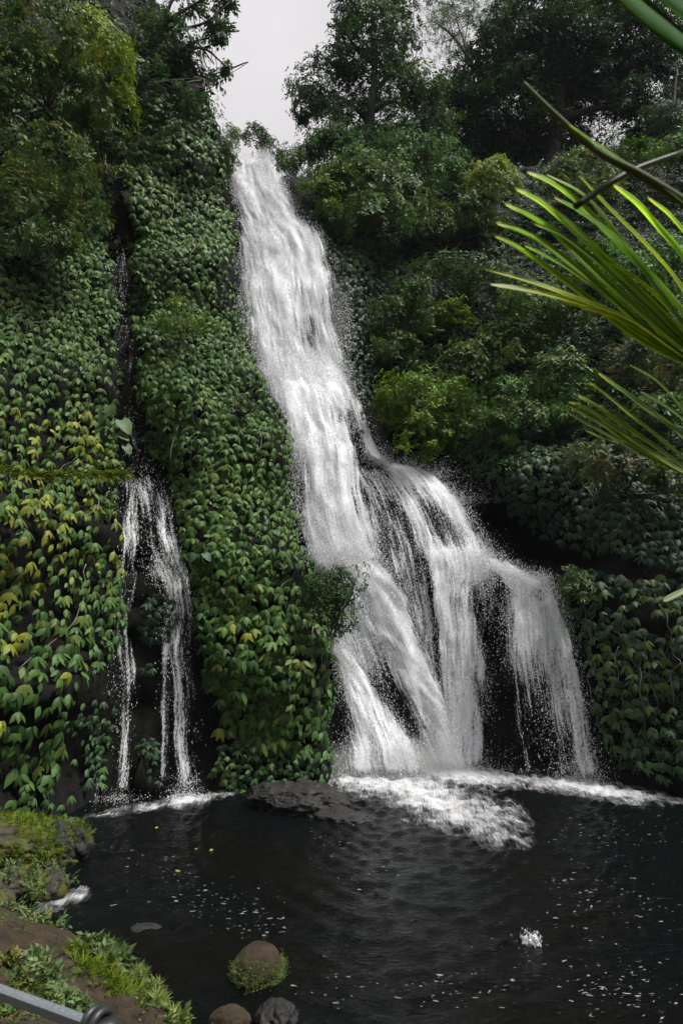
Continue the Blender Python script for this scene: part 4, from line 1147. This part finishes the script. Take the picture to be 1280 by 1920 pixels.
tree('tree', 'leafy tree with a dark forked trunk standing against the sky, right of the waterfall lip', (695, 330), .45,
     [[(695, 330), (692, 240), (702, 150), (700, 60), (690, -20)], [(693, 230), (650, 190), (600, 165)], [(700, 170), (745, 130), (790, 110)], [(700, 120), (660, 80), (640, 40)], [(697, 210), (730, 190), (770, 200)]],
     [(600, 165, 56, 46), (585, 200, 40, 30), (640, 110, 44, 44), (655, 220, 46, 34), (690, 40, 62, 46), (735, 90, 56, 56), (700, 160, 60, 50), (770, 170, 56, 48), (750, 10, 44, 36), (655, 30, 40, 30), (790, 240, 60, 40), (735, 250, 60, 34)], 'grey', 47, size=.6, per=7, seed=41, bright=-.25)
tree('tree', 'airy pale limbed tree seen behind the others at the top, with thin feathery leaves', (905, 280), .3,
     [[(905, 280), (905, 200), (890, 130), (850, 70), (815, 40)], [(898, 150), (870, 100), (880, 30)], [(903, 190), (930, 110), (940, 40), (960, -20)], [(890, 130), (862, 60), (850, 10)]],
     [(830, 50, 46, 24), (870, 20, 50, 26), (930, 30, 50, 30), (850, 90, 36, 22), (965, 10, 40, 30), (900, 70, 40, 22), (820, 5, 36, 20)], 'grey', 60, size=.6, per=6, kinds=SPRAY_FINE, bark=M_PALEBARK, seed=42, bright=-.3, twigs=8)
tree('tree', 'huge dark spreading tree filling the top right with a long level limb', (1030, 330), .7,
     [[(1030, 330), (1040, 250), (1050, 180), (1040, 90), (1020, 10)], [(1045, 225), (1110, 205), (1180, 200), (1260, 206)], [(1048, 190), (980, 150), (930, 110)], [(1045, 150), (1110, 100), (1170, 60)], [(1042, 120), (1000, 60), (975, 0)], [(1046, 240), (960, 230), (890, 200)]],
     [(960, 190, 70, 56), (900, 220, 60, 44), (1050, 90, 84, 66), (1140, 140, 76, 46), (1190, 70, 66, 60), (1010, 20, 70, 46), (1090, 10, 70, 44), (850, 250, 60, 40), (990, 250, 60, 36), (1080, 190, 74, 40), (1180, 180, 60, 24), (940, 120, 60, 50), (880, 150, 50, 40), (1240, 120, 40, 34), (1170, 0, 60, 40), (960, 60, 56, 44), (840, 190, 50, 40), (930, 285, 50, 26), (870, 300, 50, 26), (1060, 262, 44, 20), (1210, 236, 40, 14), (1250, 60, 50, 50), (1100, 140, 60, 44), (1020, 140, 60, 44)], 'shade', 53, size=.66, per=8, seed=43, bright=.1, face=False)  # 'shade' is this tree's own very dark leaf green
tree('tree', 'green tree at the right edge beyond the level limb', (1270, 330), .3,
     [[(1270, 330), (1268, 260), (1262, 190), (1268, 130)], [(1268, 230), (1240, 190)]],
     [(1255, 190, 40, 34), (1285, 150, 36, 40), (1262, 230, 44, 26), (1225, 215, 28, 18)], 'teal', 50, size=.55, per=10, seed=44, bright=.1)
tree('tree', 'little tree on the skyline directly behind the waterfall lip', (492, 300), .12,
     [[(492, 300), (490, 270), (478, 245)], [(491, 280), (505, 262)], [(489, 268), (465, 258)]],
     [(478, 243, 20, 13), (460, 258, 16, 11), (498, 262, 20, 14), (510, 280, 22, 14)], 'dark', 47, size=.42, per=12, seed=45, bright=.1, clump=6)
tree('tree', 'tree on the left cliff top with drooping twigs reaching into the pale sky', (270, 200), .28,
     [[(270, 200), (275, 120), (300, 50), (340, -30)], [(285, 90), (330, 60), (390, 40), (430, 5)], [(275, 130), (330, 110), (380, 90), (430, 130)], [(300, 50), (360, 10), (420, -20)], [(272, 160), (330, 150), (385, 150)], [(330, 110), (350, 85), (425, 60)]],
     [(300, 40, 50, 36), (345, 60, 40, 22), (390, 45, 34, 16), (415, 65, 20, 14), (330, 130, 56, 30), (385, 125, 34, 22), (425, 135, 14, 20), (300, 170, 54, 34), (360, 175, 44, 26), (400, 160, 22, 30), (260, 100, 34, 50), (330, -5, 50, 22), (420, 0, 24, 12), (345, 95, 40, 16)], 'teal', 35.5, size=.42, per=5, kinds=SPRAY_BIG, seed=46, bright=.12, shell=(.3, 1.05), twigs=7, face=False)
tree('tree', 'dark low tree filling the gap under the forked trunk', (650, 320), .2,
     [[(650, 320), (650, 290), (640, 262)], [(650, 290), (690, 270), (740, 268)]],
     [(630, 268, 46, 26), (690, 275, 60, 30), (590, 275, 30, 18), (760, 285, 60, 32), (820, 300, 50, 32)], 'dark', 45, size=.55, per=14, seed=47)

# far woods on the plateau behind the rim, seen only as dark gaps between the trees
P = np.stack([rng.uniform(2, 40, 2600), rng.uniform(58, 70, 2600), np.zeros(2600)], -1)
P[:, 2] = 40 + rng.random(2600) * 14 + 3 * np.sin(P[:, 0] * .5)
V, T, C = sprays(P, unit(rng.normal(size=P.shape)), 'dark', rng.random(2600) * .5, 1.1, SPRAY)
tag(link('far_woods', mesh_of('far_woods', V, T, M_SMALL, C), kind='stuff'), 'dark woods glimpsed between the trees along the right skyline', 'woods')

# ------------------------------------------------------------------ particular plants on the cliff
def big_leaf_plant(name, label, items, Y, pal, step, stalk_from):
    root = thing(name, label, 'plant', at(*stalk_from, Y))
    b0 = at(*stalk_from, Y)
    for (px, py, ln, ang, face) in items:
        y = np.linspace(0, 1, 9); w = np.interp(y, [0, .1, .3, .6, .85, 1], [.55, .85, 1, .75, .35, 0]) * .42
        V, T = [], []
        for k in range(9):
            for j, s in enumerate((-1, -.5, 0, .5, 1)):
                yy = y[k] - (.16 * abs(s) ** 2 * (y[k] < .3) * (1 - y[k] / .3))
                V.append((s * w[k], yy, .16 * abs(s) * w[k] + .02 * math.sin(k * 2.2) * abs(s) - .28 * y[k] ** 2))
        for k in range(8):
            for j in range(4):
                a = k * 5 + j; T += [(a, a + 1, a + 6), (a, a + 6, a + 5)]
        c_ = at(px, py, Y - .5)
        tip = np.array([[math.sin(ang), -.35, -math.cos(ang)]]); nr = np.array([[face, -.8, .6]])
        R = frames(tip, nr)
        V, T = instance(np.array(V), np.array(T), R, c_[None], np.array([ln]))
        part('leaf', V, T, M_LEAF, root, np.repeat(np.array([PAL[pal][step]]), len(V), 0))
        V, T = tube(curve([b0, (b0 + c_) / 2 + np.array([0, -.2, .15]), c_], 8), np.linspace(.035, .02, 8), 6)
        part('stalk', V, T, M_LEAF, root, np.repeat(np.array([[.05, .09, .03]]), len(V), 0))
big_leaf_plant('taro_plant', 'big leaved taro plant at the rock crack beside the upper narrow waterfall', [(228, 788, .8, .7, .3), (222, 812, .62, 1.1, .3), (196, 775, .6, -.3, -.2), (205, 760, .55, .2, 0), (236, 835, .5, .6, .4), (190, 800, .5, -.6, -.3)], 27.9, 'grey', 1, (195, 830))
big_leaf_plant('taro_plant', 'two round dark teal taro leaves poking out of the creeper right of the narrow waterfall', [(368, 1040, .42, -.7, -.3), (384, 1038, .42, .8, .3)], 26.9, 'teal', 2, (376, 1060))

# long grass stem lying across the left creeper
root = thing('grass_plume', 'long light green feathery grass plume lying across the left creeper', 'grass', at(-60, 880, 20.5))
axis = curve([at(-60, 880, 20.8), at(0, 880, 21.2), at(60, 888, 21.6), at(130, 888, 22.2), at(200, 890, 22.8), at(232, 886, 23.0)], 60)
V, T = tube(axis, np.linspace(.03, .008, 60), 6)
part('stem', V, T, M_SMALL, root, np.repeat(np.array([[.14, .19, .03]]), len(V), 0))
k = rng.integers(0, 56, 480)
d = unit(np.array([.9, -.25, -.12]) + rng.normal(size=(480, 3)) * np.array([.15, .3, .3]))
tv, tf = small_leaf(.06, .3)
V, T = instance(tv, tf, frames(d, rng.normal(size=(480, 3))), axis[k], rng.uniform(.35, .75, 480))
part('blades', V, T, M_SMALL, root, np.repeat(pick('moss', rng.random(480) * .8), len(tv), 0), kind='stuff')

# ------------------------------------------------------------------ rocks and the near bank
def rock(name, label, c, r, mat, seed, rough=.35, sub=ICO4, rot=0., cat='rock', group=None):
    V, T = sub
    d = V * 1.0
    k = fbm(d * 1.3 + seed * 7.7, 4, seed) - .5
    k2 = np.abs(fbm(d * 3.1 + seed, 4, seed + 3) - .5)
    k3 = np.abs(fbm(d * 7 + seed, 4, seed + 5) - .5); k4 = np.round(fbm(d * 2.2 + seed * 3, 2, seed + 9) * 6) / 6 - .5
    V = d * (1 + rough * 1.6 * k - rough * .8 * k2 - rough * .35 * k3 + rough * .45 * k4)[:, None] * np.asarray(r)
    V = rotz(V, rot)
    o = link(name, mesh_of(name, V, T, mat), loc=c)
    return tag(o, label, cat, group), V + np.asarray(c), unit(d / np.asarray(r))

W0 = on_water
def bed(p, dz): return np.array([p[0], p[1], dz])
rock('boulder', 'long dark grey boulder lying in the pool at the foot of the middle cliff', bed(W0(555, 1512), .1), (1.7, 1.2, .78), M_ROCK, 3, .45, ICO5, -.35, 'boulder')
rock('boulder', 'low wet tail of rock sloping into the water right of the grey boulder', bed(W0(640, 1530), -.1), (1.2, .8, .35), M_ROCK, 5, .5, ICO4, -.5, 'boulder')
o, RV, RN = rock('boulder', 'mossy boulder covered in yellow green plants at the left edge of the pool', bed(W0(20, 1615), .25), (1.9, 1.15, .78), M_MOSSROCK, 8, .4, ICO5, .1, 'boulder')
def dress(name, label, V, Nn, pal, n, size, kinds, sel, cat='plants', off=.03, bright=0.):
    ok = sel(V, Nn); idx = np.where(ok)[0]
    k = rng.choice(idx, n)
    P = V[k] + Nn[k] * off + rng.normal(size=(n, 3)) * .05
    v_, t_, c_ = sprays(P, Nn[k], pal, np.clip(rng.random(n) * .8 + bright, 0, 1), size, kinds, up=.6)
    tag(link(name, mesh_of(name, v_, t_, M_SMALL, c_), kind='stuff'), label, cat)
dress('moss_plants', 'yellow green ferns and moss over the top of the left boulder', RV, RN, 'moss', 2200, .22, SPRAY_FINE, lambda V, n: (n[:, 2] > .0) & (V[:, 2] > .3) & (fbm(V * 1.5, 3, 5) > .36), bright=-.05)
rock('boulder', 'bare pale faced rock at the right end of the mossy boulder', bed(W0(112, 1612), .25), (.62, .55, .62), M_ROCK, 11, .5, ICO4, .4, 'boulder')
o, RV2, RN2 = rock('boulder', 'small jagged rock with a mossy cap beside the bare rock', bed(W0(142, 1608), .3), (.42, .4, .5), M_ROCK, 12, .5, ICO4, 1.1, 'boulder')
dress('moss_plants', 'mossy tufts capping the small jagged rock in the pool', RV2, RN2, 'moss', 200, .2, SPRAY_FINE, lambda V, n: n[:, 2] > .3)
for k, (px, py, r_, lab) in enumerate([(88, 1680, .55, 'dark mossy stone just behind the white rapids'), (32, 1672, .6, 'rounded mossy stone left of the rapids, under the big mossy boulder'), (-30, 1690, .7, 'mossy stone cut by the left edge beside the rapids')]):
    o, v_, n_2 = rock('stone', lab, bed(W0(px, py), .12), (r_, r_ * .9, r_ * .75), M_MOSSROCK, 20 + k, .35, ICO4, k * 1.3, 'stone')
    dress('moss_plants', ['sprigs on the dark mossy stone behind the rapids', 'sprigs on the rounded mossy stone left of the rapids', 'sprigs on the stone at the left edge'][k], v_, n_2, 'grey', 60, .22, SPRAY, lambda V, n: n[:, 2] > .35, bright=.1)
o, v_, n_2 = rock('stone', 'round brown stone with a green mossy skirt standing alone in the near pool', bed(W0(484, 1832), .16), (.42, .40, .38), M_SOIL, 31, .14, ICO4, .3, 'stone')
dress('moss_plants', 'bright green moss skirt round the lone stone in the near pool', v_, n_2, 'lime', 2600, .04, SPRAY_FINE, lambda V, n: (V[:, 2] < .42) & (V[:, 2] > -.02) & (n[:, 1] < .4) & (V[:, 2] < .16 + .28 * fbm(V * 4, 2, 3)), off=.006, bright=-.1)
rock('stone', 'reddish brown stone at the bottom edge of the pool', bed(W0(430, 1925), .05), (.34, .3, .22), M_SOIL, 33, .3, ICO4, .2, 'stone')
rock('stone', 'pale grey wet stone with white flecks right of the reddish brown stone', bed(W0(522, 1922), .05), (.36, .34, .3), M_ROCK, 35, .5, ICO4, .9, 'stone')
rock('stone', 'flat stone barely breaking the surface left of the lone mossy stone', bed(W0(270, 1738), -.045), (.34, .26, .09), M_ROCK, 36, .4, ICO4, .3, 'stone')
for k, (px, py, lab) in enumerate([(365, 1590, 'yellow leaf floating in the middle of the dark pool'), (398, 1594, 'yellow leaf floating next to the other one in the dark pool'), (295, 1551, 'pale leaf floating in front of the narrow waterfall'), (330, 1633, 'curled leaf floating nearest the near bank')]):
    tv, tf = leaflet(.16, .1, .1, .2)
    p = W0(px, py); p[2] = float(pool_z(p[0], p[1])) + .02
    V = rotz(tv, rng.uniform(0, 6))
    tag(link('floating_leaf', mesh_of('floating_leaf', V, tf, M_LEAF, np.repeat(np.array([[.3, .26, .07]]), len(V), 0)), loc=p), lab, 'leaf', 'leaves floating on the pool')

# near bank: dirt slope from the water's edge up to where the viewer stands
edge_px = [(-400, 1725), (-60, 1722), (20, 1738), (80, 1752), (150, 1772), (210, 1800), (270, 1842), (330, 1905)]
ew = [W0(a, b)[:2] for a, b in edge_px] + [np.array([-1.6, 10.6]), np.array([0.5, 10.2]), np.array([4, 10.4]), np.array([9, 11]), np.array([18, 13])]
ew = np.array(ew)
poly = np.vstack([ew, [[18, -12], [-22, -12], [-22, ew[0, 1]]]])
bx = np.arange(-14, 14, .12); by = np.arange(-8, 19, .12)
BX, BY = np.meshgrid(bx, by)
dmin = np.full(BX.shape, 1e9)
for a, b_ in zip(ew[:-1], ew[1:]):
    ab = b_ - a; tt_ = np.clip(((BX - a[0]) * ab[0] + (BY - a[1]) * ab[1]) / (ab @ ab), 0, 1)
    dmin = np.minimum(dmin, np.hypot(BX - a[0] - tt_ * ab[0], BY - a[1] - tt_ * ab[1]))
ins = inside(poly, BX, BY)
hn = fbm(np.stack([BX * .9, BY * .9, BX * 0], -1), 5, 51) - .5
BZ = np.where(ins, .05 + .46 * dmin ** .85 * np.clip(1.1 - dmin * .012, .4, 1.1) + .28 * (1 - np.exp(-dmin * 2.2)), -dmin * .5)
BZ = np.minimum(BZ, 4.25) + (hn * .55 + (fbm(np.stack([BX * 3.5, BY * 3.5, BX * 0], -1), 3, 57) - .5) * .22) * np.clip(dmin + .2, 0, 1) - .02
nbx = len(bx)
ii = (np.arange(len(by) - 1)[:, None] * nbx + np.arange(nbx - 1)[None]).ravel()
Q = np.stack([ii, ii + 1, ii + nbx + 1, ii + nbx], -1)
Q = Q[(BZ.ravel()[Q] > -.6).any(1)]
link('bank', mesh_of('bank', np.stack([BX, BY, BZ], -1).reshape(-1, 3), Q, M_SOIL), kind='structure')
def bank_z(x, y):
    i = np.clip(np.round((x + 14) / .12).astype(int), 0, nbx - 1); j = np.clip(np.round((y + 8) / .12).astype(int), 0, len(by) - 1)
    return BZ[j, i]
def bank_hit(px, py):
    a, b = ray(np.atleast_1d(px), np.atleast_1d(py)); Y = np.arange(1.5, 19, .04)
    zz = bank_z(a[:, None] * Y, np.repeat(Y[None], len(a), 0)); k = np.argmax(CAM_H + b[:, None] * Y <= zz, axis=1)
    P = at(np.atleast_1d(px), np.atleast_1d(py), Y[k])
    return P[k > 0]

def tuft(name, label, spots, pal, n, size, kinds, cat='plant', bright=0., up=1.0):
    pr = np.array(spots, float); k = rng.integers(0, len(pr), n)
    px = pr[k, 0] + rng.normal(size=n) * pr[k, 2] * .5; py = pr[k, 1] + rng.normal(size=n) * pr[k, 3] * .5
    P = bank_hit(px, py); n = len(P); P[:, 2] += rng.random(n) * size * .35
    V, T, C = sprays(P, unit(rng.normal(size=(n, 3)) + np.array([0, -.4, .3])), pal, np.clip(rng.random(n) * .7 + bright, 0, 1), size, kinds, up=up)
    root = thing(name, label, cat, P.mean(0))
    part('foliage', V, T, M_SMALL, root, C, kind='stuff')
blade = []
for s_ in range(4):
    r_ = random.Random(s_); b = Bag()
    for q_ in range(9):
        V, T = leaflet(1.0 * r_.uniform(.7, 1.2), .07, r_.uniform(.1, .6), .3, 5)
        V = rotz(rotx(V, math.radians(r_.uniform(-25, 25))), math.radians(r_.uniform(-55, 55)))
        b.add(V, T)
    V, T, _ = b.get(); blade.append((V, T))
tuft('grass_tuft', 'yellow green grass fringing the near bank along the water', [(150, 1790, 20, 12), (172, 1815, 26, 20), (205, 1840, 24, 18), (240, 1868, 20, 14), (225, 1855, 26, 18)], 'moss', 300, .17, blade, 'grass')
tuft('leafy_plant', 'blue green leafy weeds at the corner of the near bank above the water', [(180, 1780, 26, 10), (205, 1795, 22, 12), (225, 1812, 12, 10)], 'grey', 150, .26, SPRAY_BIG, bright=.1)
tuft('leafy_plant', 'trail of pale weeds running down the dirt towards the railing', [(72, 1805, 14, 10), (90, 1828, 12, 12), (108, 1852, 10, 10), (125, 1878, 10, 10), (150, 1890, 14, 6)], 'grey', 120, .2, SPRAY_BIG, bright=.2)
tuft('grass_tuft', 'bright tuft of grass hanging over the bank edge at the waterline', [(262, 1838, 14, 10), (285, 1862, 12, 12), (300, 1880, 8, 8)], 'lime', 130, .17, blade, 'grass')
tuft('leafy_plant', 'low green weeds on the dirt behind the railing', [(40, 1845, 30, 14), (60, 1870, 20, 14), (15, 1895, 20, 20), (20, 1810, 14, 8)], 'olive', 150, .18, SPRAY_BIG, bright=.25)
tuft('leafy_plant', 'small weeds at the foot of the bank near the bottom edge', [(325, 1908, 12, 10), (340, 1915, 10, 8), (262, 1900, 8, 14), (100, 1905, 16, 8)], 'lime', 90, .2, SPRAY_BIG)
tuft('leafy_plant', 'row of fresh green sprigs hanging over the rapids', [(25, 1700, 14, 6), (60, 1712, 16, 6), (90, 1725, 14, 6), (118, 1738, 10, 6)], 'grey', 120, .24, SPRAY, bright=.25, up=.2)
for k, (px, py, r_, lab) in enumerate([(225, 1895, .42, 'brown rock set in the bank beside the railing post'), (60, 1790, .5, 'earthy rock in the upper part of the near bank'), (170, 1850, .38, 'dark cleft rock in the middle of the near bank')]):
    p = bank_hit(px, py)[0]
    rock('rock', lab, p - np.array([0, -.1, .18]), (r_, r_ * .8, r_ * .7), M_SOIL, 60 + k, .4, ICO4, k * 1.1, 'rock')

n = 15000
P = np.stack([rng.uniform(-13, 3, n), rng.uniform(2, 15, n), np.zeros(n)], -1)
P[:, 2] = bank_z(P[:, 0], P[:, 1])
keep = (P[:, 2] > .12) & (fbm(np.stack([P[:, 0] * .8, P[:, 1] * .8, P[:, 0] * 0], -1), 4, 88) > .45 + .14 * rng.random(n))
P = P[keep]; P[:, 2] += .02
V, T, C = sprays(P, unit(rng.normal(size=P.shape) + np.array([0, 0, 1.])), 'olive', rng.random(len(P)) * .9, .17, SPRAY_FINE + SPRAY)
tag(link('ground_cover', mesh_of('ground_cover', V, T, M_SMALL, C), kind='stuff'), 'low creeping greenery in patches over the brown near bank', 'ground cover')

# ------------------------------------------------------------------ railing
root = thing('railing', 'grey steel railing bar ending in black rings at the lower left corner', 'railing', (-1.2, 2.3, 3.4))
A_, B_ = at(-60, 1838, 2.35), at(196, 1932, 2.05)
def bar(a, b, w, h, bev=.006):
    d = unit(b - a); s = unit(np.cross(d, np.array([0, 0, 1.]))); u = np.cross(s, d)
    prof = [(-w + bev, -h), (w - bev, -h), (w, -h + bev), (w, h - bev), (w - bev, h), (-w + bev, h), (-w, h - bev), (-w, -h + bev)]
    V = np.array([p + s * x + u * y for p in (a, b) for x, y in prof])
    T = [(k, (k + 1) % 8, (k + 1) % 8 + 8, k + 8) for k in range(8)]
    me = bpy.data.meshes.new('bar')
    me.from_pydata([tuple(map(float, v)) for v in V - np.array(root.location)], [], T + [tuple(range(7, -1, -1)), tuple(range(8, 16))])
    return me
me = bar(A_, B_, .016, .016); me.materials.append(M_STEEL); link('rail_bar', me, root)
d = unit(B_ - A_)
pc = at(190, 1925, 2.06)
for off in (0, .03):
    th = np.linspace(0, 2 * PI, 25)
    s = unit(np.cross(d, np.array([0, 0, 1.]))); u = np.cross(s, d)
    ringp = pc + d * (off - .03) + (np.cos(th)[:, None] * s + np.sin(th)[:, None] * u) * .036
    V, T = tube(ringp, .011, 9)
    part('ring', V, T, M_BLACK, root)
V, T = tube([pc + d * .02 + np.array([0, 0, .02]), pc + d * .02 + np.array([0, 0, -1.1])], [.03, .03], 14)
part('post', V, T, M_BLACK, root)
V, T = tube([A_ - d * .6, A_ - d * .6 + np.array([0, 0, -1.3])], [.03, .03], 14)
part('post', V, T, M_STEEL, root)

# ------------------------------------------------------------------ palm in the right foreground
palm = thing('palm', 'palm with bright backlit ribbed leaflets reaching in from the right', 'palm', (3.4, 2.0, 3.9))
V, T = tube(curve([(3.4, 2.0, 3.7), (3.3, 2.05, 5.0), (3.2, 2.1, 6.4), (3.0, 2.1, 7.4)], 20), np.linspace(.16, .07, 20), 12, .1)
part('trunk', V, T, M_BARK, palm)
def frond(path, r0, r1, mat=None, col=(.10, .11, .045)):
    c_ = curve([at(*p) for p in path], 40)
    V, T = tube(c_, np.linspace(r0, r1, 40), 8)
    return part('frond', V, T, M_SMALL, palm, np.repeat(np.array([col]), len(V), 0))
def blade_leaf(fr, path, width, Y0, Y1, pal, step, twist=0., mat=None):
    """pleated leaflet: base at the far right, tip last"""
    n = 22
    p = np.asarray(path, float)
    c2 = curve(p, n); Yv = np.linspace(Y0, Y1, n)
    C_ = np.array([at(a, b, y) for (a, b), y in zip(c2, Yv)])
    d = unit(np.gradient(C_, axis=0))
    s = unit(np.cross(d, np.array([.1 + twist, -.75, .6])))
    u = np.cross(s, d)
    t_ = np.linspace(0, 1, n)
    w = np.interp(t_, [0, .2, .55, .85, .95, 1], [.45, .85, 1, .9, .66, .3]) * width * 1.3
    m_ = 9
    x = np.linspace(-1, 1, m_)
    pl = (np.arange(m_) % 2) * .26 - .13 + .2 * np.abs(x)
    V = C_[:, None] + s[:, None] * (x[None, :, None] * w[:, None, None]) + u[:, None] * (pl[None, :, None] * w[:, None, None])
    T = []
    for i in range(n - 1):
        for j in range(m_ - 1):
            a = i * m_ + j; T += [(a, a + 1, a + m_ + 1), (a, a + m_ + 1, a + m_)]
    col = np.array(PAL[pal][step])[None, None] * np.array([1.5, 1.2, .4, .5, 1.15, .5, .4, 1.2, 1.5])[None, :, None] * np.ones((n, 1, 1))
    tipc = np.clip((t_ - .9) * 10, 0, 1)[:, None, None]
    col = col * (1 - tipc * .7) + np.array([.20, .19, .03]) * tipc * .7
    L = np.array(palm.location)
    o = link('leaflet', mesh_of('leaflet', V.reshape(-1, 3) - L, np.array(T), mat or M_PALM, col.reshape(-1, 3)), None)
    o.parent = fr
    o.matrix_local = Matrix.Translation(Vector([float(v) for v in L - L]))
    return o
f1 = frond([(1420, 760, 2.0), (1340, 700, 1.95), (1290, 640, 1.9)], .014, .008)
for path, w, y0, y1, st in [
    ([(1340, 690), (1290, 600), (1200, 500), (1085, 385), (1035, 345), (989, 324)], .021, 1.95, 1.75, 1),
    ([(1345, 700), (1250, 600), (1150, 505), (1060, 420), (1010, 378), (968, 356)], .026, 1.95, 1.72, 1),
    ([(1345, 705), (1250, 630), (1140, 535), (1040, 440), (990, 405), (948, 384)], .026, 1.95, 1.7, 1),
    ([(1340, 705), (1230, 635), (1110, 530), (1020, 460), (970, 432), (932, 420)], .023, 1.95, 1.68, 1),
    ([(1345, 710), (1200, 640), (1080, 545), (1005, 490), (965, 462), (929, 444)], .022, 1.95, 1.68, 1),
    ([(1340, 710), (1260, 655), (1180, 600), (1080, 560), (985, 526), (908, 505)], .012, 1.95, 1.7, 2),
    ([(1335, 710), (1220, 640), (1140, 590), (1080, 568), (1000, 547), (920, 534)], .013, 1.95, 1.7, 2),
    ([(1360, 640), (1290, 500), (1230, 425), (1190, 380), (1150, 348)], .026, 1.9, 1.7, 1),
    ([(1350, 680), (1280, 545), (1220, 470), (1140, 390), (1085, 330)], .012, 1.95, 1.8, 2),
    ([(1345, 690), (1270, 570), (1180, 470), (1100, 372), (1025, 328)], .010, 1.95, 1.8, 1),
    ([(1340, 710), (1260, 650), (1180, 570), (1100, 530), (1020, 510)], .011, 1.97, 1.85, 2),
    ([(1340, 700), (1270, 600), (1200, 530), (1120, 480)], .013, 1.97, 1.85, 2),
    ([(1345, 700), (1265, 590), (1175, 470), (1090, 400), (1040, 372)], .016, 1.93, 1.74, 0),
    ([(1345, 705), (1250, 615), (1150, 520), (1060, 448), (1000, 420)], .015, 1.96, 1.74, 0),
    ([(1345, 705), (1240, 640), (1120, 545), (1040, 490), (985, 462)], .014, 1.97, 1.72, 0),
    ([(1360, 600), (1310, 480), (1260, 410), (1215, 372)], .018, 1.88, 1.72, 1),
    ([(1340, 715), (1270, 670), (1190, 615), (1120, 585), (1050, 565)], .010, 1.97, 1.78, 3)]:
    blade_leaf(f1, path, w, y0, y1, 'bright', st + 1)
f2 = frond([(1420, 980, 2.3), (1350, 930, 2.25), (1295, 885, 2.2)], .012, .007)
for path, w, y0, y1, st in [
    ([(1320, 880), (1280, 820), (1190, 752), (1150, 722), (1122, 701)], .016, 2.2, 2.0, 0),
    ([(1320, 890), (1230, 818), (1180, 778), (1140, 745), (1107, 720)], .012, 2.2, 2.0, 2),
    ([(1330, 910), (1230, 840), (1150, 785), (1110, 758), (1083, 743)], .013, 2.2, 2.0, 2),
    ([(1330, 910), (1258, 872), (1140, 795), (1100, 768), (1067, 755)], .012, 2.2, 2.0, 2),
    ([(1300, 895), (1180, 832), (1120, 792), (1066, 762)], .010, 2.2, 2.0, 2),
    ([(1300, 900), (1200, 850), (1130, 812), (1064, 774)], .009, 2.2, 2.0, 0),
    ([(1157, 831), (1130, 822), (1097, 808)], .006, 2.15, 2.0, 3),
    ([(1330, 860), (1290, 800), (1250, 765), (1200, 735)], .010, 2.2, 2.05, 0),
    ([(1330, 840), (1280, 770), (1230, 715), (1180, 685)], .008, 2.2, 2.05, 0)]:
    blade_leaf(f2, path, w, y0, y1, 'lime', st)
f3 = frond([(1340, 430, 1.35), (1290, 385, 1.32), (1200, 328, 1.28), (1120, 285, 1.25), (1040, 215, 1.22), (980, 155, 1.2)], .012, .004, col=(.13, .15, .075))
blade_leaf(f3, [(1330, 425), (1260, 365), (1190, 318), (1120, 272), (1068, 235)], .007, 1.33, 1.22, 'olive', 2, .3)
V, T = tube(curve([at(1078, 387, 1.27), at(1130, 352, 1.28), at(1190, 318, 1.3), at(1280, 285, 1.34)], 16), np.linspace(.0075, .006, 16), 8)
o = part('stalk', V, T, M_PALM, palm, np.repeat(np.array([[.05, .055, .03]]), len(V), 0))
f4 = frond([(1420, 150, 1.05), (1300, 80, 1.0), (1140, -40, .95)], .006, .004)
blade_leaf(f4, [(1420, 175), (1330, 125), (1240, 60), (1170, 0), (1120, -50)], .048, 1.0, .95, 'dark', 1, 0, M_DULL)
blade_leaf(f4, [(1420, 120), (1340, 70), (1260, 10), (1200, -50)], .040, 1.0, .97, 'dark', 1, 0, M_DULL)
f5 = frond([(1380, 1075, 1.9), (1330, 1085, 1.85), (1300, 1095, 1.8)], .006, .005)
blade_leaf(f5, [(1320, 1090), (1285, 1106), (1262, 1117), (1243, 1127)], .006, 1.8, 1.75, 'lime', 2)

# ------------------------------------------------------------------ thin haze added to lift the gorge's dark tones
lo, hi = np.array([-60, -60, -3.2]), np.array([60, 95, 66.])
V = np.array([[x, y, z] for x in (lo[0], hi[0]) for y in (lo[1], hi[1]) for z in (lo[2], hi[2])])
Q = np.array([[0, 1, 3, 2], [4, 6, 7, 5], [0, 4, 5, 1], [2, 3, 7, 6], [0, 2, 6, 4], [1, 5, 7, 3]])
m, t, out = material('dark_lift_haze')
v = node(t, 'ShaderNodeVolumePrincipled'); v.inputs['Color'].default_value = (.86, .93, 1, 1); v.inputs['Density'].default_value = .00013
t.links.new(v.outputs[0], out.inputs['Volume'])
link('added_dark_lift', mesh_of('added_dark_lift', V, Q, m, None, False), kind='stuff')
